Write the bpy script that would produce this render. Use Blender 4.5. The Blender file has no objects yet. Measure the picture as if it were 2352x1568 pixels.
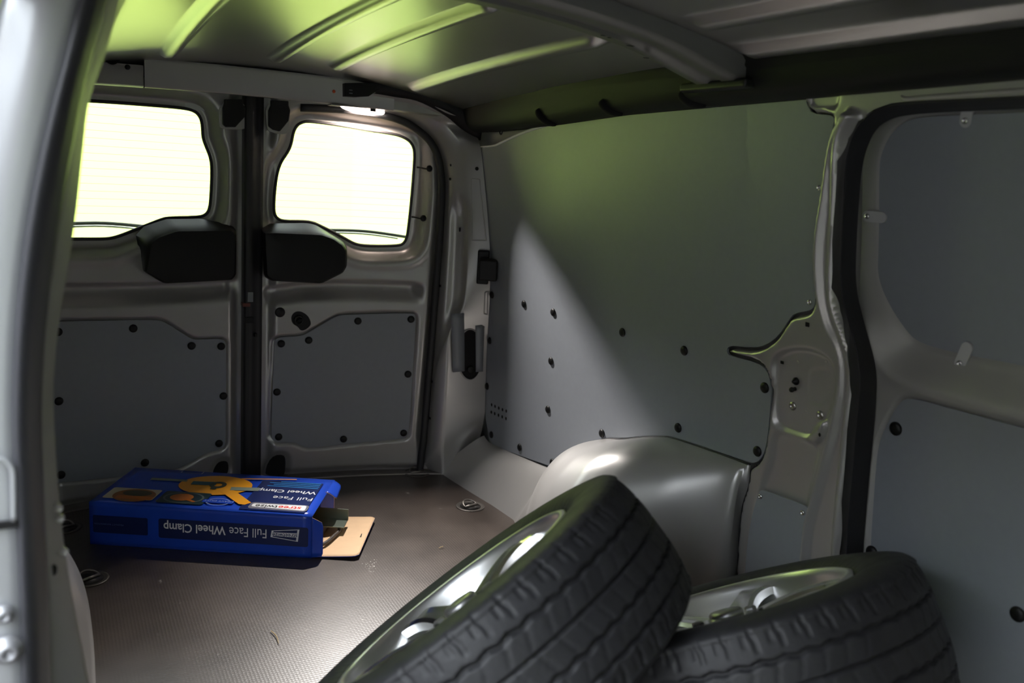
import bpy, bmesh, math, random
import numpy as np
from mathutils import Vector, Matrix

random.seed(7)
RNG = np.random.default_rng(7)
S = bpy.context.scene
COL = S.collection

# ------------------------------------------------------------------ camera
# van coordinates: X across the van (far side +), Y towards the rear doors, Z up, metres, load floor at z = 0
CX, CY, F, CAM_H = 1176.0, 784.0, 2044.1, 1.07
_ey = np.array([100 - CX, 330 - CY, F]); _ey /= np.linalg.norm(_ey)
_ex = np.array([5120 - CX, 640 - CY, F]); _ex -= _ey * (_ex @ _ey); _ex /= np.linalg.norm(_ex)
_dn = np.cross(_ey, _ex)
if _dn[1] < 0: _dn = -_dn
RM = np.array([_ex, _ey, -_dn])
cd = bpy.data.cameras.new('camera')
cam = bpy.data.objects.new('camera', cd); COL.objects.link(cam)
cd.sensor_width = 36.0; cd.lens = F / 2352 * 36; cd.clip_start = 0.02; cd.clip_end = 200
m = Matrix.Identity(4)
for i in range(3):
    m[i][0] = RM[i][0]; m[i][1] = -RM[i][1]; m[i][2] = -RM[i][2]
m[2][3] = CAM_H
cam.matrix_world = m
cd.dof.use_dof = True; cd.dof.focus_distance = 2.35; cd.dof.aperture_fstop = 3.2
S.camera = cam

# ------------------------------------------------------------------ world, sun, exposure
w = bpy.data.worlds.new('sky'); S.world = w; w.use_nodes = True
bg = w.node_tree.nodes['Background']
bg.inputs[0].default_value = (0.86, 0.93, 1.0, 1); bg.inputs[1].default_value = 8.5
sd = bpy.data.lights.new('sun', 'SUN'); sun = bpy.data.objects.new('sun', sd); COL.objects.link(sun)
sd.energy = 6.0; sd.angle = math.radians(0.6); sd.color = (1.0, 0.96, 0.88)
sun.rotation_euler = Vector((-0.45, 0.85, -0.55)).to_track_quat('-Z', 'Y').to_euler()
S.view_settings.view_transform = 'Standard'; S.view_settings.look = 'None'
S.view_settings.gamma = 1.0; S.view_settings.use_curve_mapping = False
S.view_settings.exposure = 0.0
S.cycles.max_bounces = 10; S.cycles.diffuse_bounces = 5; S.cycles.glossy_bounces = 5
S.cycles.transparent_max_bounces = 12; S.cycles.sample_clamp_indirect = 6.0

# ------------------------------------------------------------------ where things are: pixel -> point on a real surface of the van
XC = 0.587                                   # centre line of the van
def y_rear(x): return 2.92 - 0.09 * ((x - XC) / 0.6) ** 2        # rear doors bow outwards a little
def x_wall(z, y):                                                 # far side wall leans in towards the roof and the rear
    t = np.clip((np.asarray(z, float) - 0.3) / 0.9, 0, 1.2)
    return 1.37 - 0.10 * t ** 1.6 + 0.067 * np.clip((2.7 - np.asarray(y, float)) / 1.2, 0, 1)
def z_roof(x): return 1.394 - 0.09 * ((np.asarray(x, float) - XC) / 0.65) ** 2
def ray(px, py): return RM @ np.array([px - CX, py - CY, F])
def on_y(px, py, Y): d = ray(px, py); p = d * (Y / d[1]); p[2] += CAM_H; return p
def on_z(px, py, Z=0.0): d = ray(px, py); p = d * ((Z - CAM_H) / d[2]); p[2] += CAM_H; return p
def rear(px, py, d=0.0):
    p = on_y(px, py, 2.9)
    for _ in range(6): p = on_y(px, py, y_rear(p[0]) - d)
    return p
def far(px, py, d=0.0):
    r = ray(px, py); X = 1.35
    for _ in range(14):
        p = r * (X / r[0]); p[2] += CAM_H; X = float(x_wall(p[2], p[1])) - d
    return p
def rear2(pts, d=0.0): return np.array([rear(*q, d)[[0, 2]] for q in pts])
def far2(pts, d=0.0): return np.array([far(*q, d)[[1, 2]] for q in pts])
def map_rear(uv, h): return np.stack([uv[:, 0], y_rear(uv[:, 0]) - h, uv[:, 1]], 1)
def map_far(uv, h): return np.stack([x_wall(uv[:, 1], uv[:, 0]) - h, uv[:, 0], uv[:, 1]], 1)
def nrm_far(z):
    e = 1e-3; s = float(x_wall(z + e, 2.0) - x_wall(z - e, 2.0)) / (2 * e)
    return Vector((-1, -0.045, s)).normalized()
def nrm_rear(x):
    return Vector((-0.18 * (x - XC) / 0.36 , -1, 0)).normalized()

# ------------------------------------------------------------------ materials
MATS = {}
def mat(name, col, rough=0.5, metal=0.0, spec=0.5, coat=0.0, coat_r=0.1, noise=None, bump=None, emit=None, rvar=None):
    if name in MATS: return MATS[name]
    M = bpy.data.materials.new(name); M.use_nodes = True
    nt = M.node_tree; b = nt.nodes['Principled BSDF']
    b.inputs['Base Color'].default_value = (*col, 1); b.inputs['Roughness'].default_value = rough
    b.inputs['Metallic'].default_value = metal; b.inputs['Specular IOR Level'].default_value = spec
    b.inputs['Coat Weight'].default_value = coat; b.inputs['Coat Roughness'].default_value = coat_r
    tc = nt.nodes.new('ShaderNodeTexCoord')
    if noise:
        sc, amt = noise
        n = nt.nodes.new('ShaderNodeTexNoise'); n.inputs['Scale'].default_value = sc; n.inputs['Detail'].default_value = 6
        nt.links.new(tc.outputs['Object'], n.inputs['Vector'])
        mx = nt.nodes.new('ShaderNodeMix'); mx.data_type = 'RGBA'
        lo = [c * (1 - amt) for c in col]; hi = [min(1, c * (1 + amt)) for c in col]
        mx.inputs[6].default_value = (*lo, 1); mx.inputs[7].default_value = (*hi, 1)
        nt.links.new(n.outputs['Fac'], mx.inputs[0]); nt.links.new(mx.outputs[2], b.inputs['Base Color'])
        if rvar:
            mr = nt.nodes.new('ShaderNodeMapRange'); mr.inputs[3].default_value = rough - rvar; mr.inputs[4].default_value = rough + rvar
            nt.links.new(n.outputs['Fac'], mr.inputs[0]); nt.links.new(mr.outputs[0], b.inputs['Roughness'])
    if bump:
        sc, st = bump
        n2 = nt.nodes.new('ShaderNodeTexNoise'); n2.inputs['Scale'].default_value = sc; n2.inputs['Detail'].default_value = 3
        nt.links.new(tc.outputs['Object'], n2.inputs['Vector'])
        bp = nt.nodes.new('ShaderNodeBump'); bp.inputs['Strength'].default_value = st; bp.inputs['Distance'].default_value = 0.002
        nt.links.new(n2.outputs['Fac'], bp.inputs['Height']); nt.links.new(bp.outputs[0], b.inputs['Normal'])
    if emit:
        b.inputs['Emission Color'].default_value = (*emit[0], 1); b.inputs['Emission Strength'].default_value = emit[1]
    MATS[name] = M; return M

SILVER = mat('silver_paint', (0.42, 0.41, 0.40), 0.34, 0.5, 0.5, 0.15, 0.15, noise=(9, 0.06), rvar=0.05)
SILVER_DULL = mat('dull_silver_paint', (0.36, 0.355, 0.345), 0.52, 0.3, 0.35, noise=(9, 0.05))
SILVER_OUT = mat('silver_body', (0.44, 0.45, 0.465), 0.3, 0.35, 0.5, 0.5, 0.08)
ROOFM = mat('roof_paint', (0.46, 0.46, 0.45), 0.36, 1.0, 0.5, 0.0, 0.2, noise=(4, 0.08))
PLY = mat('grey_faced_board', (0.228, 0.245, 0.272), 0.40, 0.0, 0.75, noise=(60, 0.06), bump=(900, 0.06), rvar=0.04)
BLACK = mat('black_plastic', (0.006, 0.006, 0.006), 0.45, 0, 0.3)
RUBBER = mat('black_rubber', (0.016, 0.016, 0.018), 0.55)
RUBBER_SHINE = mat('soft_black_rubber', (0.05, 0.05, 0.058), 0.42)
DARKGREY = mat('dark_grey_plastic', (0.012, 0.013, 0.012), 0.42, 0, 0.35, noise=(20, 0.1))
HOLE = mat('dark_hollow', (0.004, 0.004, 0.004), 0.9)  # near-black stands in for the shade inside holes, slots and gaps
TYRE = mat('tyre_rubber', (0.019, 0.019, 0.022), 0.55, 0, 0.5, noise=(25, 0.35), bump=(160, 0.25), rvar=0.12)
ALLOY = mat('polished_alloy', (0.86, 0.86, 0.86), 0.2, 1.0, noise=(6, 0.05))
ALLOY_IN = mat('brushed_alloy', (0.42, 0.42, 0.43), 0.38, 0.9)
CHROME = mat('chrome', (0.7, 0.7, 0.7), 0.12, 1.0)
STEEL = mat('zinc_steel', (0.45, 0.44, 0.42), 0.3, 1.0)
TAPE = mat('grey_tape', (0.20, 0.21, 0.23), 0.35)
CLEARTAB = mat('frosted_clip', (0.42, 0.42, 0.43), 0.3)
KRAFT = mat('kraft_board', (0.62, 0.42, 0.25), 0.7, noise=(40, 0.08))
BLUE = mat('blue_print', (0.014, 0.065, 0.50), 0.25, 0, 0.5, noise=(12, 0.15))
NAVY = mat('navy_print', (0.012, 0.022, 0.10), 0.25)
WHITEINK = mat('white_ink', (0.8, 0.81, 0.84), 0.3)
REDINK = mat('red_ink', (0.75, 0.04, 0.02), 0.3)
BLACKINK = mat('black_ink', (0.02, 0.02, 0.02), 0.3)
ORANGE = mat('orange_ink', (0.85, 0.36, 0.02), 0.3, noise=(14, 0.15))
GREYINK = mat('grey_ink', (0.22, 0.27, 0.22), 0.3)
TEALINK = mat('teal_ink', (0.02, 0.10, 0.13), 0.3)
CREAMINK = mat('cream_ink', (0.55, 0.50, 0.38), 0.3)
BROWNINK = mat('brown_ink', (0.30, 0.10, 0.01), 0.3)
LENS = mat('lamp_lens', (0.9, 0.85, 0.8), 0.3, emit=((1.0, 0.84, 0.74), 6.0))
AMBER = mat('amber_mark', (0.6, 0.08, 0.02), 0.4)

def glass_mat():
    M = bpy.data.materials.new('window_glass'); M.use_nodes = True; nt = M.node_tree
    nt.nodes.remove(nt.nodes['Principled BSDF'])
    o = nt.nodes['Material Output']; t = nt.nodes.new('ShaderNodeBsdfTransparent'); g = nt.nodes.new('ShaderNodeBsdfGlossy')
    t.inputs[0].default_value = (0.97, 0.99, 0.96, 1); g.inputs['Roughness'].default_value = 0.03
    fr = nt.nodes.new('ShaderNodeFresnel'); fr.inputs[0].default_value = 1.45
    mx = nt.nodes.new('ShaderNodeMixShader')
    nt.links.new(fr.outputs[0], mx.inputs[0]); nt.links.new(t.outputs[0], mx.inputs[1]); nt.links.new(g.outputs[0], mx.inputs[2])
    nt.links.new(mx.outputs[0], o.inputs[0]); return M
GLASS = glass_mat()

def floor_mat():
    M = bpy.data.materials.new('phenolic_floor'); M.use_nodes = True; nt = M.node_tree; b = nt.nodes['Principled BSDF']
    tc = nt.nodes.new('ShaderNodeTexCoord')
    n = nt.nodes.new('ShaderNodeTexNoise'); n.inputs['Scale'].default_value = 7; n.inputs['Detail'].default_value = 8
    cr = nt.nodes.new('ShaderNodeValToRGB')
    cr.color_ramp.elements[0].position = 0.3; cr.color_ramp.elements[0].color = (0.032, 0.023, 0.018, 1)
    cr.color_ramp.elements[1].position = 0.75; cr.color_ramp.elements[1].color = (0.072, 0.056, 0.047, 1)
    nt.links.new(tc.outputs['Object'], n.inputs['Vector']); nt.links.new(n.outputs['Fac'], cr.inputs[0])
    # light scuffs
    sc = nt.nodes.new('ShaderNodeTexNoise'); sc.inputs['Scale'].default_value = 38; sc.inputs['Detail'].default_value = 9
    s2 = nt.nodes.new('ShaderNodeValToRGB'); s2.color_ramp.elements[0].position = 0.70; s2.color_ramp.elements[1].position = 0.80
    nt.links.new(tc.outputs['Object'], sc.inputs['Vector']); nt.links.new(sc.outputs['Fac'], s2.inputs[0])
    mx = nt.nodes.new('ShaderNodeMix'); mx.data_type = 'RGBA'; mx.inputs[7].default_value = (0.30, 0.28, 0.26, 1)
    nt.links.new(s2.outputs[0], mx.inputs[0]); nt.links.new(cr.outputs[0], mx.inputs[6]); nt.links.new(mx.outputs[2], b.inputs['Base Color'])
    v = nt.nodes.new('ShaderNodeTexVoronoi'); v.inputs['Scale'].default_value = 135; v.inputs['Randomness'].default_value = 0.12
    nt.links.new(tc.outputs['Object'], v.inputs['Vector'])
    bp = nt.nodes.new('ShaderNodeBump'); bp.inputs['Strength'].default_value = 0.32; bp.inputs['Distance'].default_value = 0.0012
    nt.links.new(v.outputs['Distance'], bp.inputs['Height']); nt.links.new(bp.outputs[0], b.inputs['Normal'])
    b.inputs['Roughness'].default_value = 0.38; b.inputs['Specular IOR Level'].default_value = 0.7; return M
FLOORM = floor_mat()

# ------------------------------------------------------------------ mesh helpers
def tag(o, label=None, cat=None, group=None, kind=None):
    if label: o['label'] = label
    if cat: o['category'] = cat
    if group: o['group'] = group
    if kind: o['kind'] = kind
    return o
def empty(name, loc=(0, 0, 0)):
    o = bpy.data.objects.new(name, None); COL.objects.link(o); o.location = loc; o.empty_display_size = 0.05; return o
def add(name, me, material, parent=None, loc=None):
    o = bpy.data.objects.new(name, me); COL.objects.link(o)
    if material is not None and not me.materials: me.materials.append(material)
    if parent is not None: o.parent = parent
    if loc is not None: o.location = loc
    return o
def mesh(name, V, Fc, smooth=True):
    me = bpy.data.meshes.new(name); me.from_pydata([tuple(map(float, v)) for v in V], [], [tuple(int(i) for i in f) for f in Fc]); me.update()
    if smooth: me.polygons.foreach_set('use_smooth', [True] * len(me.polygons))
    return me
def from_bm(name, bm, smooth=False):
    bmesh.ops.recalc_face_normals(bm, faces=bm.faces)
    me = bpy.data.meshes.new(name); bm.to_mesh(me); bm.free()
    if smooth: me.polygons.foreach_set('use_smooth', [True] * len(me.polygons))
    return me
def auto_smooth(o, deg=35):
    md = o.modifiers.new('edge', 'EDGE_SPLIT'); md.split_angle = math.radians(deg); return o
def catmull(P, n, closed=False):
    P = np.asarray(P, float); m_ = len(P)
    if closed: idx = lambda i: P[i % m_]
    else: idx = lambda i: P[min(max(i, 0), m_ - 1)]
    segs = m_ if closed else m_ - 1
    out = []
    for k in range(n):
        s = k * segs / (n if closed else n - 1); i = min(int(s), segs - 1); t = s - i
        a, b, c, d = idx(i - 1), idx(i), idx(i + 1), idx(i + 2)
        out.append(0.5 * (2 * b + (c - a) * t + (2 * a - 5 * b + 4 * c - d) * t * t + (3 * b - a - 3 * c + d) * t ** 3))
    return np.array(out)
def resample(P, n):
    P = np.asarray(P, float); L = np.r_[0, np.cumsum(np.linalg.norm(np.diff(P, axis=0), axis=1))]
    t = np.linspace(0, L[-1], n); return np.stack([np.interp(t, L, P[:, k]) for k in range(P.shape[1])], 1)
def chaikin(P, n=2, closed=True):
    P = np.asarray(P, float)
    for _ in range(n):
        Q = np.roll(P, -1, 0) if closed else P[1:]
        A = P if closed else P[:-1]
        N = np.empty((2 * len(A), P.shape[1])); N[0::2] = 0.75 * A + 0.25 * Q; N[1::2] = 0.25 * A + 0.75 * Q
        P = N if closed else np.vstack([P[:1], N, P[-1:]])
    return P
def sdf(Q, poly):
    """signed distance of points Q to a closed polygon (negative inside)"""
    a = np.asarray(poly, float); b = np.roll(a, -1, 0); out = np.empty(len(Q))
    d = b - a; L = (d ** 2).sum(1) + 1e-12
    for s in range(0, len(Q), 6000):
        p = Q[s:s + 6000]; ap = p[:, None] - a[None]
        t = np.clip((ap * d).sum(2) / L, 0, 1)
        dist = np.sqrt(((ap - t[..., None] * d) ** 2).sum(2)).min(1)
        y = p[:, 1][:, None]; c = (a[None, :, 1] > y) != (b[None, :, 1] > y)
        xi = a[None, :, 0] + (y - a[None, :, 1]) * d[None, :, 0] / np.where(np.abs(d[None, :, 1]) < 1e-12, 1e-12, d[None, :, 1])
        ins = (c & (p[:, 0][:, None] < xi)).sum(1) % 2 == 1
        out[s:s + 6000] = np.where(ins, -dist, dist)
    return out
def line_d(Q, P):
    """distance of points Q to an open polyline"""
    P = np.asarray(P, float); a = P[:-1]; d = P[1:] - a; L = (d ** 2).sum(1) + 1e-12; out = np.empty(len(Q))
    for s in range(0, len(Q), 6000):
        p = Q[s:s + 6000]; ap = p[:, None] - a[None]; t = np.clip((ap * d).sum(2) / L, 0, 1)
        out[s:s + 6000] = np.sqrt(((ap - t[..., None] * d) ** 2).sum(2)).min(1)
    return out
def nearest(Q, poly):
    a = np.asarray(poly, float); d = np.roll(a, -1, 0) - a; L = (d ** 2).sum(1) + 1e-12
    ap = Q[:, None] - a[None]; t = np.clip((ap * d).sum(2) / L, 0, 1); C = a + t[..., None] * d
    dd = ((C - Q[:, None]) ** 2).sum(2); k = dd.argmin(1); return C[np.arange(len(Q)), k], np.sqrt(dd[np.arange(len(Q)), k])
def sstep(x, a, b):
    t = np.clip((x - a) / (b - a), 0, 1); return t * t * (3 - 2 * t)
def relief(name, outer, holes, step, hfun, mapf, material, parent=None, thick=0.0, flip=False):
    """sheet pressed into relief: a fine grid cut to an outline with openings, raised and sunk by hfun"""
    outer = np.asarray(outer, float); lo = outer.min(0) - step; hi = outer.max(0) + step
    nx, ny = (np.ceil((hi - lo) / step)).astype(int) + 1
    gx = lo[0] + np.arange(nx) * step; gy = lo[1] + np.arange(ny) * step
    UV = np.stack(np.meshgrid(gx, gy, indexing='ij'), -1)
    cc = (UV[:-1, :-1] + step / 2).reshape(-1, 2)
    keep = sdf(cc, outer) < 0
    for h in holes: keep &= sdf(cc, h) > 0
    keep = keep.reshape(nx - 1, ny - 1); I, J = np.nonzero(keep)
    vid = lambda i, j: i * ny + j
    Fc = np.stack([vid(I, J), vid(I + 1, J), vid(I + 1, J + 1), vid(I, J + 1)], 1)
    uv = UV.reshape(-1, 2); cnt = np.bincount(Fc.ravel(), minlength=len(uv))
    used = np.nonzero(cnt)[0]; remap = -np.ones(len(uv), int); remap[used] = np.arange(len(used))
    Fc = remap[Fc]; uv = uv[used].copy(); bd = np.nonzero(cnt[used] < 4)[0]
    best = np.full(len(bd), 9e9); tgt = uv[bd].copy()
    for poly in [outer] + list(holes):
        c, dd = nearest(uv[bd], poly); k = dd < best; best[k] = dd[k]; tgt[k] = c[k]
    ok = best < step * 1.6; uv[bd[ok]] = tgt[ok]
    V = mapf(uv, hfun(uv))
    if flip: Fc = Fc[:, ::-1]
    o = add(name, mesh(name, V, Fc), material, parent)
    if thick:
        md = o.modifiers.new('sheet', 'SOLIDIFY'); md.thickness = thick; md.offset = -1
    return o
def board(name, poly, mapf, h, thick, material, parent=None, holes=(), step=0.08, hfun=None, bevel=0.0015):
    """flat or gently curved board cut to an outline: poly in surface coordinates, h its near face"""
    bm = bmesh.new(); edges = []
    for P in [poly] + list(holes):
        vs = [bm.verts.new((p[0], p[1], 0)) for p in P]
        edges += [bm.edges.new((vs[i], vs[(i + 1) % len(vs)])) for i in range(len(vs))]
    bmesh.ops.triangle_fill(bm, use_beauty=True, use_dissolve=False, edges=edges)
    P = np.asarray(poly)
    for ax in (0, 1):
        lo, hi = P[:, ax].min(), P[:, ax].max()
        for k in range(1, int((hi - lo) / step) + 1):
            co = [0, 0, 0]; no = [0, 0, 0]; co[ax] = lo + k * step; no[ax] = 1
            bmesh.ops.bisect_plane(bm, geom=bm.verts[:] + bm.edges[:] + bm.faces[:], plane_co=co, plane_no=no, dist=1e-6)
    r = bmesh.ops.extrude_face_region(bm, geom=bm.faces[:])
    back = [v for v in r['geom'] if isinstance(v, bmesh.types.BMVert)]; bs = set(back)
    allv = list(bm.verts); uv = np.array([(v.co.x, v.co.y) for v in allv]); hh = np.array([h - thick if v in bs else h for v in allv])
    W = mapf(uv, hh)
    for v, q in zip(allv, W): v.co = q
    o = add(name, from_bm(name, bm), material, parent)
    if bevel:
        md = o.modifiers.new('edge', 'BEVEL'); md.width = bevel; md.segments = 2; md.limit_method = 'ANGLE'; md.angle_limit = math.radians(50)
    return o
def tube_mesh(name, P, r, n=10, closed=False, flat=1.0, up=None):
    P = [Vector(p) for p in P]; N = len(P); V = []; Fc = []
    rr = r if hasattr(r, '__len__') else [r] * N
    prev = None
    for i, p in enumerate(P):
        t = ((P[(i + 1) % N] - P[i - 1]) if closed else (P[min(i + 1, N - 1)] - P[max(i - 1, 0)])).normalized()
        a = Vector(up) if up else (prev if prev else (Vector((0, 0, 1)) if abs(t.z) < 0.9 else Vector((1, 0, 0))))
        a = (a - t * a.dot(t)).normalized(); b = t.cross(a); prev = a
        for k in range(n):
            th = 2 * math.pi * k / n; V.append(p + (a * math.cos(th) * flat + b * math.sin(th)) * rr[i])
    for i in range(N if closed else N - 1):
        j = (i + 1) % N
        for k in range(n): Fc.append((i * n + k, i * n + (k + 1) % n, j * n + (k + 1) % n, j * n + k))
    if not closed: Fc += [tuple(range(n))[::-1], tuple((N - 1) * n + k for k in range(n))]
    return mesh(name, V, Fc)
def tube(name, P, r, material, parent=None, **k): return add(name, tube_mesh(name, P, r, **k), material, parent)
def lathe_mesh(name, prof, n=40, smooth=True, cap=True):
    """profile of (radius, height) turned about Z"""
    V = []; Fc = []; m_ = len(prof)
    for k in range(n):
        th = 2 * math.pi * k / n
        for r, z in prof: V.append((r * math.cos(th), r * math.sin(th), z))
    for k in range(n):
        q = (k + 1) % n
        for i in range(m_ - 1): Fc.append((k * m_ + i, q * m_ + i, q * m_ + i + 1, k * m_ + i + 1))
    if cap:
        if prof[-1][0] > 1e-6: Fc.append(tuple(k * m_ + m_ - 1 for k in range(n)))
        if prof[0][0] > 1e-6: Fc.append(tuple(k * m_ for k in range(n))[::-1])
    return mesh(name, V, Fc, smooth)
def box_bm(bm, lo, hi, M=None):
    vs = [bm.verts.new((x, y, z)) for x in (lo[0], hi[0]) for y in (lo[1], hi[1]) for z in (lo[2], hi[2])]
    for f in ((0, 1, 3, 2), (4, 6, 7, 5), (0, 4, 5, 1), (2, 3, 7, 6), (0, 2, 6, 4), (1, 5, 7, 3)): bm.faces.new([vs[i] for i in f])
    if M is not None:
        for v in vs: v.co = M @ v.co
    return vs
def box(name, lo, hi, material, parent=None, M=None, bevel=0.0):
    bm = bmesh.new(); box_bm(bm, lo, hi, M); o = add(name, from_bm(name, bm), material, parent)
    if bevel:
        md = o.modifiers.new('edge', 'BEVEL'); md.width = bevel; md.segments = 3
    return o
def loft(name, rings, material, parent=None, cap=True, closed=True, smooth=True):
    V = [p for r in rings for p in r]; n = len(rings[0]); Fc = []
    for i in range(len(rings) - 1):
        for k in range(n if closed else n - 1):
            q = (k + 1) % n; Fc.append((i * n + k, i * n + q, (i + 1) * n + q, (i + 1) * n + k))
    if cap and closed: Fc += [tuple(range(n))[::-1], tuple((len(rings) - 1) * n + k for k in range(n))]
    bm = bmesh.new(); me = mesh(name, V, Fc); bm.from_mesh(me); bpy.data.meshes.remove(me)
    return add(name, from_bm(name, bm, smooth), material, parent)
def frame_at(p, n, up=(0, 0, 1)):
    n = Vector(n).normalized(); a = Vector(up).cross(n)
    a = a.normalized() if a.length > 1e-4 else Vector((1, 0, 0)); b = n.cross(a)
    return Matrix(((a.x, b.x, n.x, p[0]), (a.y, b.y, n.y, p[1]), (a.z, b.z, n.z, p[2]), (0, 0, 0, 1)))
def place(name, me, material, parent, p, n):
    o = add(name, me, material, parent); o.matrix_local = frame_at(p, n); return o

FAST = lathe_mesh('push_fastener', [(0.0125, 0.0), (0.0125, 0.002), (0.0105, 0.0045), (0.006, 0.006), (0.0, 0.0064)], 20); FAST.materials.append(BLACK)
SCREW = lathe_mesh('screw', [(0.006, 0), (0.006, 0.001), (0.005, 0.003), (0.0028, 0.004), (0.0026, 0.0022), (0.0, 0.0022)], 16); SCREW.materials.append(CHROME)
BIGPLUG = lathe_mesh('plug', [(0.0165, 0), (0.0165, 0.002), (0.013, 0.004), (0.0, 0.0045)], 24); BIGPLUG.materials.append(BLACK)
def ngon_disc(r, n=24, squash=1.0): return lathe_mesh('disc', [(r, 0), (r, 0.0012), (0, 0.0012)], n)
def hole_patch(name, p, n, w_, h_, parent, r=0.2, material=None):
    """a dark punched hole: a shallow black cup flush with the sheet"""
    q = []
    for k in range(20):
        th = 2 * math.pi * k / 20; c, s = math.cos(th), math.sin(th)
        e = r if r < 1 else 1
        q.append((math.copysign(abs(c) ** e, c) * w_, math.copysign(abs(s) ** e, s) * h_))
    V = [(x, y, 0.0008) for x, y in q] + [(x * .9, y * .9, 0.0004) for x, y in q]
    me = mesh(name, V, [(k, (k + 1) % 20, 20 + (k + 1) % 20, 20 + k) for k in range(20)] + [tuple(range(20, 40))], False)
    return place(name, me, material or HOLE, parent, p, n)

REBASE = []
def root(name, label, cat, base=None, kind=None, group=None):
    e = empty(name); tag(e, label, cat, group, kind)
    if base is not None: REBASE.append((e, base))
    return e

# ================================================================== outside the van
g = box('paved_ground', (-14, -14, -0.75), (16, 16, -0.55), mat('asphalt', (0.055, 0.053, 0.052), 0.85, noise=(3, 0.3)))
tag(g, 'dark asphalt ground outside the van', 'ground', kind='structure')
LIME = mat('lime_wall_paint', (0.62, 0.80, 0.195), 0.75, noise=(0.8, 0.04))
LIME2 = mat('lime_wall_paint_b', (0.65, 0.80, 0.185), 0.75, noise=(0.8, 0.04))
lw = root('garden_wall', 'sunlit lime green wall seen through the rear door windows', 'wall', (1, 6.4, -0.55))
x0 = -6.0
for i, ww in enumerate((3.0, 3.0, 1.985, 3.0, 3.0)):
    box('wall_bay', (x0, 6.4 + 0.004 * (i % 2), -0.55), (x0 + ww, 6.7, 2.6), LIME if i % 2 else LIME2, lw); x0 += ww
box('coping', (-6.05, 6.33, 2.6), (x0 + 0.05, 6.77, 2.68), LIME, lw)
nb = root('sky_screen_wall', 'unseen grey wall added outside the open side door to block low sky', 'wall', (-6, 0, -0.55))  # unseen wall, its height set to cut sky light into the van
BR = mat('screen_brick', (0.20, 0.18, 0.175), 0.85, noise=(5, 0.3))
box('wall_bay', (-6.3, -9, -0.55), (-6.0, 9, 3.3), BR, nb); box('wall_bay', (-6.3, -9.3, -0.55), (9, -9.0, 4.4), BR, nb); box('coping', (-6.36, -9.05, 3.3), (-5.94, 9.05, 3.4), BR, nb)

# ================================================================== load floor
bm = bmesh.new()
fl_pts = [(-0.20, -0.36)] + [(-0.20, 2.72)] + [(x, y_rear(x) - 0.035) for x in np.linspace(-0.12, 1.30, 30)] + [(1.36, 2.72), (1.47, 1.5), (1.50, -0.36)]
vs = [bm.verts.new((x, y, 0)) for x, y in fl_pts]; fc = bm.faces.new(vs)
r = bmesh.ops.extrude_face_region(bm, geom=[fc])
for v in r['geom']:
    if isinstance(v, bmesh.types.BMVert): v.co.z = -0.03
fo = add('floor', from_bm('floor', bm), FLOORM); tag(fo, 'dark brown anti-slip plywood load floor', 'floor', kind='structure')
# metal sill strip along the rear edge of the floor
V = []; Fc = []
xs = np.linspace(-0.05, 1.23, 40)
for x in xs:
    y = y_rear(x)
    V += [(x, y - 0.042, 0.0005), (x, y - 0.040, 0.0045), (x, y - 0.018, 0.0055), (x, y - 0.012, 0.0025), (x, y + 0.03, 0.0015), (x, y + 0.03, -0.03)]
for i in range(len(xs) - 1):
    for k in range(5): Fc.append((i * 6 + k, (i + 1) * 6 + k, (i + 1) * 6 + k + 1, i * 6 + k + 1))
o = add('trim_1', mesh('trim_1', V, Fc, False), mat('sill_strip', (0.22, 0.2, 0.19), 0.35, 0.7)); tag(o, 'thin metal sill strip along the floor edge under the rear doors', 'trim', kind='structure')

# ================================================================== ceiling
ribs = [(0.31, 1.56, 2.72), (0.60, 1.58, 2.70), (0.77, 1.60, 2.68), (1.025, 1.62, 2.70), (0.12, 1.56, 2.70),
        (0.31, 0.1, 1.33), (0.60, 0.1, 1.33), (0.77, 0.1, 1.34), (1.03, 0.1, 1.33), (1.165, 0.1, 1.36), (0.12, 0.1, 1.33)]
def ceil_h(uv):
    h = np.zeros(len(uv))
    for x, a, b in ribs:
        d = np.abs(uv[:, 0] - x); e = np.minimum(uv[:, 1] - a, b - uv[:, 1])
        h = np.maximum(h, 0.016 * (1 - sstep(d, 0.010, 0.026)) * sstep(e, -0.02, 0.035))
    return h
o = relief('ceiling', [(-0.14, -0.36), (1.30, -0.36), (1.30, 2.97), (-0.14, 2.97)], [], 0.0085, ceil_h,
           lambda uv, h: np.stack([uv[:, 0], uv[:, 1], z_roof(uv[:, 0]) - h - 0.050 * (np.maximum(uv[:, 1] - 1.5, 0) / 1.3) ** 2 - 0.02 * sstep(uv[:, 1], 2.78, 2.97)], 1), ROOFM, thick=0.004, flip=True)
tag(o, 'ribbed pressed steel van roof seen from below', 'ceiling', kind='structure')

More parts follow.
